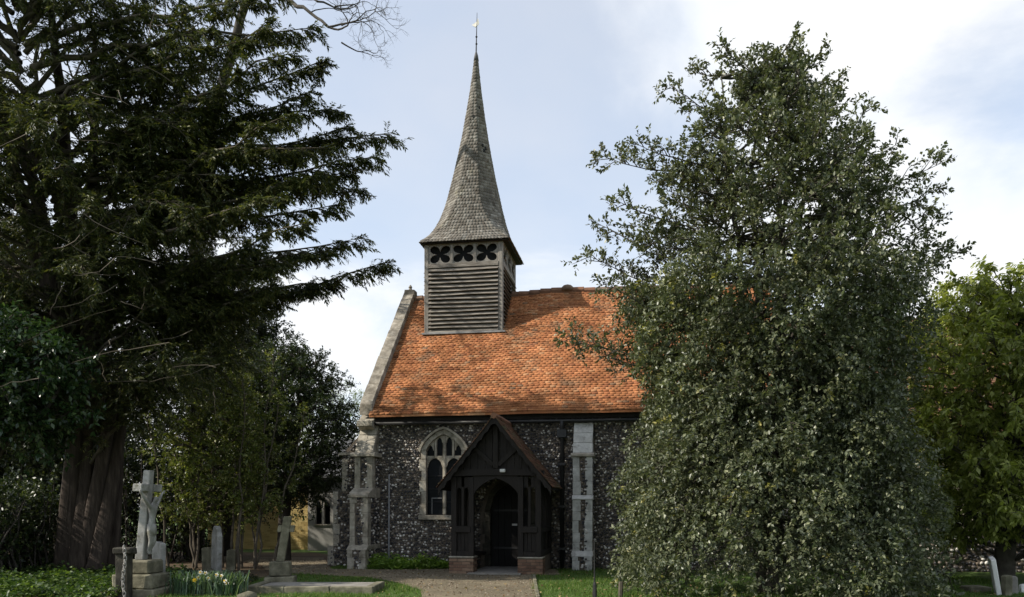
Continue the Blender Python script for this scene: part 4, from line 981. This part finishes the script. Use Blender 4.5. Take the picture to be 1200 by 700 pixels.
# dark undergrowth and hedge behind the trunks
def bank(name, x0, x1, y0, y1, h, n, label, leafm='hedge_leaf', L=.10, W=.032):
    r_ = empty(name, ((x0 + x1) / 2, (y0 + y1) / 2, 0), label=label, cat='hedge')
    wd_ = Wood(); bx = rng.uniform(x0, x1, n); by = rng.uniform(y0, y1, n); ht = h * (.8 + .2 * np.sin(bx * 1.7 + 1) * np.cos(by * 1.3)); bz = ht * rng.random(n) ** .75
    B = np.stack([bx - (x0 + x1) / 2, by - (y0 + y1) / 2, bz], 1); D = unit(rng.normal(0, 1, (n, 3)) + (0, -.5, .3))
    for i in range(120): wd_.tube(bez((B[i, 0], B[i, 1], -.02), (B[i, 0] + rng.normal(0, .4), B[i, 1], ht[i] * .85), 0, 6, .05), np.linspace(.03, .008, 6), 4)
    wd_.build('stems', 'bark_dark', r_); crown('crown', [leaves((B, D, rng.uniform(.2, .4, n)), 8, L, W)], leafm, r_); return r_
bank('hedge', -19, -9.2, 23.5, 26, 4.2, 5200, 'dark hedge filling the gap behind the ribbed trunk')
bank('hedge', -26, -10.2, 33, 36, 4.0, 4200, 'far dark hedge beyond the brick building', L=.13, W=.045)
bank('bramble_thicket', -13.6, -11.2, 18.0, 21.0, 2.6, 2600, 'dark leafy thicket at the far left edge beside the ribbed trunk', 'dark_leaf')
# tree on the right with long drooping leaves
st4 = lambda z: np.array((.05 * z, 0, min(z, 5.6)))
leafy('cherry_laurel_tree', (10.75, 18.0, 0), 'yellow-green tree with long drooping leaves in front of the chancel at the right edge',
      [(np.array([(-.15, 0, -.05), (-.05, 0, 1.2), (.0, 0, 2.5), (.2, 0, 5)]), .24, .08)], dome(240, .1, 0, 1.35, 6.7, 2.95, st4, shape=lambda f: min(1, 1.15 * math.sqrt(max(.05, 1 - (1.25 * f - .3) ** 2)))), dict(K=9, L=.135, W=.030, fwd=.5, droop=.75, fold=.2), 'cherry_leaf', 'bark',
      per_m=3.6, side=.6, twigs=4, tl=.26, tz=-.2, mix=.8)
# bare deciduous tree, its outer branches above the yew
bt = empty('bare_tree', (-10.5, 27.5, 0), label='leafless branches of a bare tree reaching out over the dark conifer at the top', cat='tree')
wd_ = Wood()
wd_.tube(bez((0, 0, -.1), (.8, -1.5, 12.5), 0, 10, .08), np.linspace(.34, .2, 10), 9)
def fork(p, d, L, r, dep):
    n_ = 5; pts = [np.array(p)]; dd = unit(np.array(d, float))
    for i in range(n_): dd = unit(dd + rng.normal(0, .20, 3)); pts.append(pts[-1] + dd * L / n_)
    wd_.tube(pts, np.linspace(r, r * .62, n_ + 1), 5 if r > .02 else 3)
    if dep == 0: return
    for k in range(3 if dep < 3 else 2):
        b = pts[-1] if k < 2 else pts[3]
        nd = unit(dd + rng.normal(0, .50, 3) + np.array((0, -.05, .06))); fork(b, nd, L * rng.uniform(.62, .85), r * .62, dep - 1)
o_ = Vector((-10.5, 27.5, 0)); tp = np.array((.8, -1.5, 12.5))
def to(px, py, Y): q = at(px, py, Y) - o_; return np.array(q)
for a, b, r0, r1 in (((300, -40, 24), (348, 8, 22), .10, .05), ((348, 8, 22), (385, 32, 21.5), .05, .035), ((300, -40, 24), (372, 2, 22.5), .07, .03)):
    p = bez(to(*a), to(*b), .1, 6, .03); wd_.tube(p, np.linspace(r0, r1, 6), 6)
wd_.tube(bez(tp, to(300, -40, 24), .3, 8, .05), np.linspace(.2, .1, 8), 7)
for px, py, dx, dz, L, r in ((385, 32, 1, -.5, .75, .030), (385, 32, 1, .05, .75, .030), (372, 2, 1, .1, .8, .028), (365, 14, .9, .5, .6, .02), (400, 50, .9, -.3, .55, .022), (400, 30, .9, .25, .55, .022), (392, 8, 1, -.1, .6, .022)):
    fork(to(px, py, 21.5 if px > 372 else 22.2), (dx, rng.normal(0, .15), dz), L, r, 5)
for k in range(7): fork(tp + np.array((0, 0, rng.uniform(-3, 0))), (rng.normal(-.4, .6), rng.normal(.2, .6), .9), 2.6, .09, 4)
wd_.build('branches', 'bark', bt)
#ENDFOLIAGE
# ------------------------------------------------------------------ graves
cmn = at(166, 699, 15.3); PH = R(4)
cm = empty('crucifix_monument', (cmn.x, cmn.y, 0), -PH, label='leaning stone crucifix with a carved figure on a stepped pedestal', cat='grave monument')
lean = lambda z: (math.cos(PH) * .085 * (z - .64), math.sin(PH) * .085 * (z - .64))
block('base_step', 'grave_dark', cm, -.46, .46, -.46, .46, -.02, .13, .012, .02)
block('pedestal_block', 'grave_dark', cm, -.37, .37, -.37, .37, .134, .385, .012, .03)
block('pedestal_block', 'grave_dark', cm, -.28, .28, -.28, .28, .39, .64, .01, .03)
def leaning(x0, x1, y0, y1, z0, z1, t=1.0):
    mb = MB(); vs = []
    for z, k in ((z0, 1), (z1, t)):
        lx, ly = lean(z); vs += [(x * k + lx, y * k + ly, z) for x, y in ((x0, y0), (x1, y0), (x1, y1), (x0, y1))]
    return mb.add(vs, [(3, 2, 1, 0), (4, 5, 6, 7)] + [(i, (i + 1) % 4, (i + 1) % 4 + 4, i + 4) for i in range(4)])
leaning(-.085, .07, -.095, .095, .642, 2.28, .85).build('cross_shaft', 'grave', cm, bevel=.012)
leaning(-.085, .085, .083, .38, 1.89, 2.03).build('cross_arm', 'grave', cm, bevel=.012)
leaning(-.085, .085, -.38, -.083, 1.89, 2.03).build('cross_arm', 'grave', cm, bevel=.012)
def skinned(name, m, parent, pts, edges, rad, root=0):
    me = bpy.data.meshes.new(name); me.from_pydata(pts, edges, []); o = bpy.data.objects.new(name, me); COL.objects.link(o)
    md = o.modifiers.new('skin', 'SKIN'); md.use_smooth_shade = True
    if not me.skin_vertices:
        bm = bmesh.new(); bm.from_mesh(me); bm.verts.layers.skin.verify(); bm.to_mesh(me); bm.free()
    for i, r_ in enumerate(rad):
        sv = me.skin_vertices[0].data[i]; sv.radius = (r_, r_) if not isinstance(r_, tuple) else r_; sv.use_root = (i == root)
    o.modifiers.new('sub', 'SUBSURF').levels = 1; o.modifiers['sub'].render_levels = 1
    dg = bpy.context.evaluated_depsgraph_get(); me2 = bpy.data.meshes.new_from_object(o.evaluated_get(dg)); bpy.data.objects.remove(o)
    me2.name = name; me2.materials.clear(); me2.materials.append(M[m]); o = bpy.data.objects.new(name, me2); COL.objects.link(o)
    return put(o, parent)
fp, fe, fr = [], [], []
def J(x, y, z, r_, par=None):
    lx, ly = lean(z); fp.append((x - .045 + lx, y + ly, z)); fr.append(r_)
    if par is not None: fe.append((par, len(fp) - 1))
    return len(fp) - 1
pel = J(.17, 0, 1.26, (.075, .06)); wa_ = J(.175, 0, 1.38, (.07, .055), pel); che = J(.18, 0, 1.56, (.095, .065), wa_); nk = J(.19, 0, 1.69, .035, che)
J(.235, .03, 1.80, .06, J(.215, .015, 1.745, .05, nk))
for s_ in (-1, 1):
    sh = J(.17, s_ * .12, 1.63, .045, che); el = J(.15, s_ * .25, 1.74, .034, sh); wr = J(.135, s_ * .365, 1.85, .022, el); pm = J(.13, s_ * .40, 1.885, .020, wr)
    for k in range(5):
        a = (-.6 + .3 * k); f1 = J(.135, s_ * (.40 + .035 * math.cos(a)), 1.885 + .035 * math.sin(a) + .01, .0075, pm); J(.15, s_ * (.40 + .06 * math.cos(a)), 1.89 + .055 * math.sin(a), .006, f1)
    hp = J(.175, s_ * .055, 1.2, .062, pel); kn = J(.225, s_ * .05, .99, .047, hp); an = J(.165, s_ * .03, .80, .028, kn); J(.205, s_ * .028, .74, .022, an)
fig = skinned('carved_figure', 'grave', cm, fp, fe, fr)
lc = MB(); lx, ly = lean(1.2); lc.tube([(.13 + lx, ly, 1.30), (.135 + lx, ly, 1.22), (.145 + lx, ly, 1.10)], [.080, .092, .085], 10); lc.build('loincloth', 'grave', cm, smooth=True)

def gravestone(name, px, Y, wd, hh, th, rz, tx, ty, m, label, shape='round', cat='gravestone'):
    b = at(px, 595, Y); r_ = empty(name, (b.x, Y, 0), R(rz), label=label, cat=cat); r_.rotation_euler = (R(tx), R(ty), R(rz))
    if shape == 'round': poly = [(-wd / 2, -.06), (wd / 2, -.06)] + [(wd / 2 * math.cos(a), hh - wd * .32 + wd * .32 * math.sin(a)) for a in np.linspace(0, math.pi, 12)]
    elif shape == 'shoulder': poly = [(-wd / 2, -.06), (wd / 2, -.06), (wd / 2, hh - .22), (wd / 2 - .06, hh - .14)] + [((wd / 2 - .08) * math.cos(a), hh - .12 + .12 * math.sin(a)) for a in np.linspace(.1, math.pi - .1, 9)] + [(-wd / 2 + .06, hh - .14), (-wd / 2, hh - .22)]
    else: poly = [(-wd / 2, -.06), (wd / 2, -.06), (wd / 2, hh), (wd * .1, hh + .015), (-wd / 2, hh - .01)]
    MB().prism(poly, -th / 2, th / 2).build('slab', m, r_, bevel=.012)
    return r_
gravestone('headstone', 185.5, 16.4, .62, .92, .10, -52, 0, 3, 'grave', 'plain grey upright slab directly behind the crucifix pedestal', 'flat')
g2 = gravestone('headstone', 253.5, 19.8, .52, 1.17, .12, -56, 0, 4, 'grave', 'tall pale headstone with shouldered top beside a thin tree trunk', 'shoulder')
block('plinth', 'grave_dark', g2, -.34, .34, -.16, .16, -.03, .13, .01, .02)
gravestone('headstone', 243.5, 20.3, .26, .62, .14, -30, 0, -2, 'grave_dark', 'narrow rough mossy stone against the left edge of the tall pale headstone', 'flat')
gravestone('headstone', 270.5, 21.2, .22, .52, .2, 12, 0, 2, 'grave_dark', 'dark mossy squat stone just right of the tall pale headstone', 'flat')
cb = at(329, 690, 16.95); gc = empty('cross_gravestone', (cb.x, 16.95, 0), R(8), label='small leaning stone cross on a two-step base at the end of the ledger slab', cat='grave cross')
block('base_step', 'grave_dark', gc, -.29, .29, -.29, .29, -.02, .21, .012, .02); block('base_step', 'grave_dark', gc, -.20, .20, -.20, .20, .215, .50, .01, .02)
def lshear(x0, x1, y0, y1, z0, z1, k=.16):
    return MB().add([(x + k * (z - .5), y, z) for z in (z0, z1) for y in (y0, y1) for x in (x0, x1)], [(0, 2, 3, 1), (4, 5, 7, 6), (0, 1, 5, 4), (2, 6, 7, 3), (0, 4, 6, 2), (1, 3, 7, 5)])
lshear(-.085, .075, -.06, .06, .502, 1.42).build('cross_shaft', 'grave_dark', gc, bevel=.01)
for a, b in ((-.165, -.087), (.077, .165)): lshear(a, b, -.06, .06, 1.10, 1.24).build('cross_arm', 'grave_dark', gc, bevel=.01)
lx_ = empty('ledger_grave', (-3.78, 16.1, 0), R(-1.5), label='low flat ledger slab with stone kerb lying in the lawn', cat='grave slab')
for i, (a, b) in enumerate(((-1.22, -.45), (-.445, .40), (.405, 1.22))): block('kerb_stone', 'grave_dark', lx_, a, b, -.62, -.45, -.03, .13, .008, .015)
block('kerb_stone', 'grave_dark', lx_, 1.05, 1.22, -.445, .60, -.03, .13, .008, .015); block('kerb_stone', 'grave_dark', lx_, -1.22, -1.05, -.445, .60, -.03, .13, .008, .015)
block('ledger_slab', 'slab', lx_, -1.045, 1.045, -.445, .60, -.03, .105, .006, .01)
kp = at(153, 650, 15.0); kpo = empty('chain_post', (kp.x, 14.72, 0), 0, label='dark capped stone kerb post in front of the crucifix pedestal', cat='kerb post')
block('post_shaft', 'dark_stone', kpo, -.10, .12, -.10, .10, -.03, .775, .01, .015); block('post_cap', 'dark_stone', kpo, -.13, .19, -.14, .14, .78, .89, .01, .02)
cnk = MB(); chx = kp.x + .10
for i in range(15):
    zc = .90 - i * .062; R_ = .040; r_ = .012; nseg = 10; V_ = []
    for k in range(nseg):
        a = 2 * math.pi * k / nseg; c_ = (math.cos(a) * R_ * .65, math.sin(a) * R_ * 1.1)
        for q in range(4):
            b_ = 2 * math.pi * q / 4; rr_ = math.cos(b_) * r_; oo = math.sin(b_) * r_
            X_, Z_ = c_[0] * (1 + rr_ / R_), c_[1] * (1 + rr_ / R_)
            V_.append((X_, oo, Z_) if i % 2 else (oo, X_, Z_))
    sag_ = .02 * math.sin(i * .5)
    cnk.add([(chx + x + sag_, 14.53 + y, zc + z) for x, y, z in V_], [(k * 4 + q, k * 4 + (q + 1) % 4, ((k + 1) % nseg) * 4 + (q + 1) % 4, ((k + 1) % nseg) * 4 + q) for k in range(nseg) for q in range(4)])
cnk.build('chain', 'rusty', label='rusty iron chain hanging down the kerb post by the crucifix', cat='chain')
V_, F_ = lumps(np.array([[at(290, 698, 14.75).x, 14.75, .02]]), np.array((1., 0, 0)), np.array((0, 0, 1.)), np.array((0, -1., 0)), np.array([.22]), np.array([.11]), np.array([.2]), .1)
np_mesh('boulder', V_, F_, 'grave_dark', None, smooth=True, label='low rounded dark stone in the grass below the daffodils', cat='stone')
# right-hand graves
w_ = gravestone('headstone', 1169.5, 15.4, .44, .68, .085, 68, 0, 0, 'white_stone', 'clean white upright headstone leaning left near the right edge', 'flat'); w_.rotation_euler = (R(0), R(-10), R(0))
for c in w_.children: c.rotation_euler = (0, 0, R(66))
gb = empty('grave_base', (at(1163, 595, 15.5).x, 15.62, 0), R(4), label='low stone block at the foot of the white headstone', cat='grave base')
block('base_block', 'grave_dark', gb, -.26, .14, .1, .5, -.03, .10, .01, .02)
gravestone('headstone', 1179.5, 15.2, .14, .36, .14, 5, 0, 1, 'grave_dark', 'short mossy stone post right of the white headstone', 'flat', 'grave post')
gravestone('headstone', 1188, 15.5, .13, .33, .12, -10, 0, -3, 'slab', 'short slate-grey stone right of the mossy post', 'round', 'grave post')
gravestone('headstone', 1199, 15.6, .12, .16, .10, 0, 0, 0, 'white_stone', 'small pale stump of stone cut off by the right edge', 'flat', 'grave post')
# stakes
s_ = at(697, 634, 14.6); st_ = MB().tube([(s_.x, 14.6, -.05), (s_.x, 14.6, .25), (s_.x - .003, 14.6, .30), (s_.x - .008, 14.6, s_.z)], [.045, .036, .016, .010], 7)
st_.build('iron_stake', 'black_iron', label='thin black iron stake standing in the right lawn', cat='stake')
s_ = at(727, 682, 14.8); MB().tube([(s_.x, 14.8, -.03), (s_.x + .01, 14.8, s_.z)], [.045, .04], 6).build('wooden_stake', 'twig', label='short brown wooden stake at the left foot of the big evergreen', cat='stake')

# ------------------------------------------------------------------ flowers and low plants
def daffodil(px, py, Y, yellow, parent):
    p = at(px, py, Y); mb = MB(); c = Vector((p.x, p.y, p.z)) - parent.location; a0 = rnd.random() * 6
    f = Vector((rnd.uniform(-.6, .6), -1, rnd.uniform(-.1, .4))).normalized(); u = f.cross(Vector((0, 0, 1))).normalized(); v = u.cross(f)
    for k in range(6):
        a = a0 + k * math.pi / 3; d = u * math.cos(a) + v * math.sin(a); t = u * -math.sin(a) + v * math.cos(a)
        mb.add([c, c + d * .022 + t * .016 + f * .004, c + d * .046, c + d * .022 - t * .016 + f * .004], [(0, 1, 2), (0, 2, 3)])
    pet = mb.build('flower', 'daff_yellow' if yellow else 'daff_white', parent)
    tr = MB().tube([c, c + f * .02, c + f * .035], [.010, .012, .018], 7, cap=False).build('trumpet', 'daff_yellow', pet)
    MB().tube([(c.x + rnd.uniform(-.05, .05), c.y + .03, -.02), (c.x, c.y + .02, c.z * .6), (c.x, c.y + .01, c.z)], [.006, .005, .004], 4).build('stem', 'daff_leaf', parent)
def blades(n, cx, cy, sx_, sy_, h0, h1, w, out):
    bx = cx + rng.normal(0, sx_, n); by = cy + rng.normal(0, sy_, n); az = rng.random(n) * 6.283; h = rng.uniform(h0, h1, n); o_ = h * rng.uniform(out * .3, out, n)
    dx, dy = np.cos(az), np.sin(az); px_, py_ = -dy * w / 2, dx * w / 2; VS = []
    for t, ww, zf in ((0, 1, 0), (.5, 1, .62), (.85, .7, .92), (1.0, .05, .88)):
        k = t ** 1.6; X = bx + dx * o_ * k; Y = by + dy * o_ * k; Z = h * zf - .01
        VS += [np.stack([X - px_ * ww, Y - py_ * ww, Z], 1), np.stack([X + px_ * ww, Y + py_ * ww, Z], 1)]
    V = np.stack(VS, 1).reshape(-1, 3); b = np.arange(n)[:, None] * 8; F = np.concatenate([b + np.array([0, 1, 3, 2]), b + np.array([2, 3, 5, 4]), b + np.array([4, 5, 7, 6])], 0)
    return V, F
dc = empty('daffodil_clump', (at(245, 595, 15.2).x, 15.2, 0), label='clump of white and yellow daffodils with grey-green leaves before the tall pale headstone', cat='flowers')
parts = [blades(70, dx, dy, .11, .10, .28, .50, .022, .8) for dx, dy in ((-.55, .05), (-.28, 0), (-.02, .05), (.22, -.05), (.45, .1), (.1, .35), (-.3, .35))]
VS_, FS_, b_ = [], [], 0
for V_, F_ in parts: VS_.append(V_); FS_.append(F_ + b_); b_ += len(V_)
np_mesh('leaves', np.concatenate(VS_), np.concatenate(FS_), 'daff_leaf', dc, kind='stuff')
for px, py, y_ in ((235, 671, 0), (241, 672, 0), (233, 677, 0), (244, 678, 0), (254, 674, 0), (260, 675, 0), (264, 681, 0), (266, 684, 0), (228, 680, 1), (180, 688, 0)): daffodil(px, py, 15.05 + rnd.uniform(-.1, .1), y_, dc)
dc2 = empty('daffodil_clump', (at(62, 595, 14.6).x, 14.6, 0), label='single yellow daffodil among the leaves at the lower left edge', cat='flowers')
V_, F_ = blades(30, 0, 0, .06, .06, .1, .16, .012, .7); np_mesh('leaves', V_, F_, 'daff_leaf', dc2, kind='stuff'); daffodil(61, 697, 14.55, 1, dc2)

def low_leaves(name, px_poly, n, h, L, W, m, label, cat, humps=1.0):
    poly = px_poly; xs = [p[0] for p in poly]; ys = [p[1] for p in poly]; X = rng.uniform(min(xs), max(xs), n * 3); Y = rng.uniform(min(ys), max(ys), n * 3); k = inside(poly, X, Y); X, Y = X[k][:n], Y[k][:n]
    hh = h * (.55 + .45 * np.sin(X * 4.1 * humps + 1) * np.cos(Y * 3.3 * humps)) * rng.uniform(.25, 1.25, len(X))
    B = np.stack([X, Y, np.zeros(len(X))], 1); D = unit(np.stack([rng.normal(0, .35, len(X)), rng.normal(0, .35, len(X)), np.ones(len(X))], 1))
    V, F = leaves((B, D, np.maximum(.06, hh)), 7, L, W, fwd=.25, droop=.15, t0=.3); return np_mesh(name, V, F, m, None, kind='stuff', label=label, category=None) if False else put(np_mesh(name, V, F, m, None), None, label, cat, None, 'stuff')
low_leaves('ground_cover', [(-10.2, 14.2), (-6.9, 14.2), (-6.7, 16), (-7.6, 19.5), (-11.6, 21.0), (-13, 18)], 4200, .36, .085, .026, 'nettle', 'bright green leafy ground cover beneath the great dark conifer', 'ground cover')
low_leaves('ground_cover', [(-7.3, 15.6), (-5.4, 15.8), (-5.6, 18.5), (-8.6, 21.5), (-9.6, 20)], 1800, .16, .06, .018, 'hedge_leaf', 'low dark weeds around the feet of the headstones', 'ground cover')
pts_ = [cl(x, y) for x, y in ((-3.75, -1.02), (-2.9, -1.1), (-2.0, -.85), (-1.5, -.5), (-1.6, -.15), (-3.6, -.12))]
low_leaves('weed_patch', [(p.x, p.y) for p in pts_], 420, .46, .13, .026, 'weed', 'green leafy weeds along the foot of the flint wall', 'weeds', 2.0)

# turf blades and loose stones
n = 120000; X = rng.uniform(-7, 10.5, n); Y = 13.6 + 9.2 * rng.random(n) ** 1.25; k = ~inside(PATH, X + rng.normal(0, .05, n), Y) & ~inside(SOIL, X + rng.normal(0, .1, n), Y)
k &= (X < 2.3) | (X > 7) | (Y < 15.2) | (rng.random(n) < .3)
lyy = (X - CO.x) * math.sin(TH) + (Y - CO.y) * math.cos(TH); lxx = (X - CO.x) * math.cos(TH) - (Y - CO.y) * math.sin(TH)
k &= ~((lyy > -.02) & (lxx > -4.1)) & ~((lyy > -2.15) & (abs(lxx + .05) < 1.2)) & ~((abs(X + 3.78) < 1.2) & (abs(Y - 16.1) < .62)); X, Y = X[k], Y[k]; n = len(X)
h = rng.uniform(.025, .065, n) * (1 + .5 * np.sin(X * 2.3) * np.cos(Y * 1.9)); az = rng.random(n) * 6.283; o_ = h * rng.uniform(.2, .9, n); w2 = rng.uniform(.004, .008, n)
b0 = np.stack([X - np.sin(az) * w2, Y + np.cos(az) * w2, 0 * X], 1); b1_ = np.stack([X + np.sin(az) * w2, Y - np.cos(az) * w2, 0 * X], 1); tp_ = np.stack([X + np.cos(az) * o_, Y + np.sin(az) * o_, h], 1)
put(np_mesh('grass', np.stack([b0, b1_, tp_], 1).reshape(-1, 3), np.arange(3 * n).reshape(-1, 3), 'grass', None), None, 'short mown grass of the churchyard lawns', 'grass', None, 'stuff')
n = 5200; X = rng.uniform(-9, 1.2, n); Y = rng.uniform(14.2, 26, n); k = inside(PATH, X, Y); X, Y = X[k], Y[k]; n = len(X); s_ = rng.uniform(.008, .022, n)
V_, F_ = lumps(np.stack([X, Y, np.full(n, .014)], 1), np.array((1., 0, 0)), np.array((0, 1., 0)), np.array((0, 0, 1.)), s_, s_ * rng.uniform(.6, 1, n), s_ * .6)
put(np_mesh('gravel', V_, F_, 'pebble', None), None, 'loose gravel scattered on the path', 'gravel', None, 'stuff')
# thin brick edging between path and right lawn
ed = empty('path_edging', (.46, 17, 0), label='thin stone edging strip between gravel path and right lawn', cat='edging')
for i in range(9): block('edging_stone', 'grave_dark', ed, -.035 + .006 * i, .035 + .006 * i, -2.6 + i * .57, -2.6 + i * .57 + .56, -.03, .045, .006, .008)

n = 1500; X = rng.uniform(-9, 9, n); Y = 14.3 + 7.5 * rng.random(n) ** 1.3; lyy = (X - CO.x) * math.sin(TH) + (Y - CO.y) * math.cos(TH); X, Y = X[lyy < -.2], Y[lyy < -.2]; n = len(X)
V_, F_ = leaves((np.stack([X, Y, np.full(n, .03)], 1), unit(np.stack([rng.normal(0, 1, n), rng.normal(0, 1, n), np.zeros(n)], 1)), np.full(n, .02)), 1, .055, .016, fwd=1.5, fold=.3)
put(np_mesh('fallen_leaves', V_, F_, 'litter', None), None, 'brown fallen leaves strewn over the grass and path', 'fallen leaves', None, 'stuff')
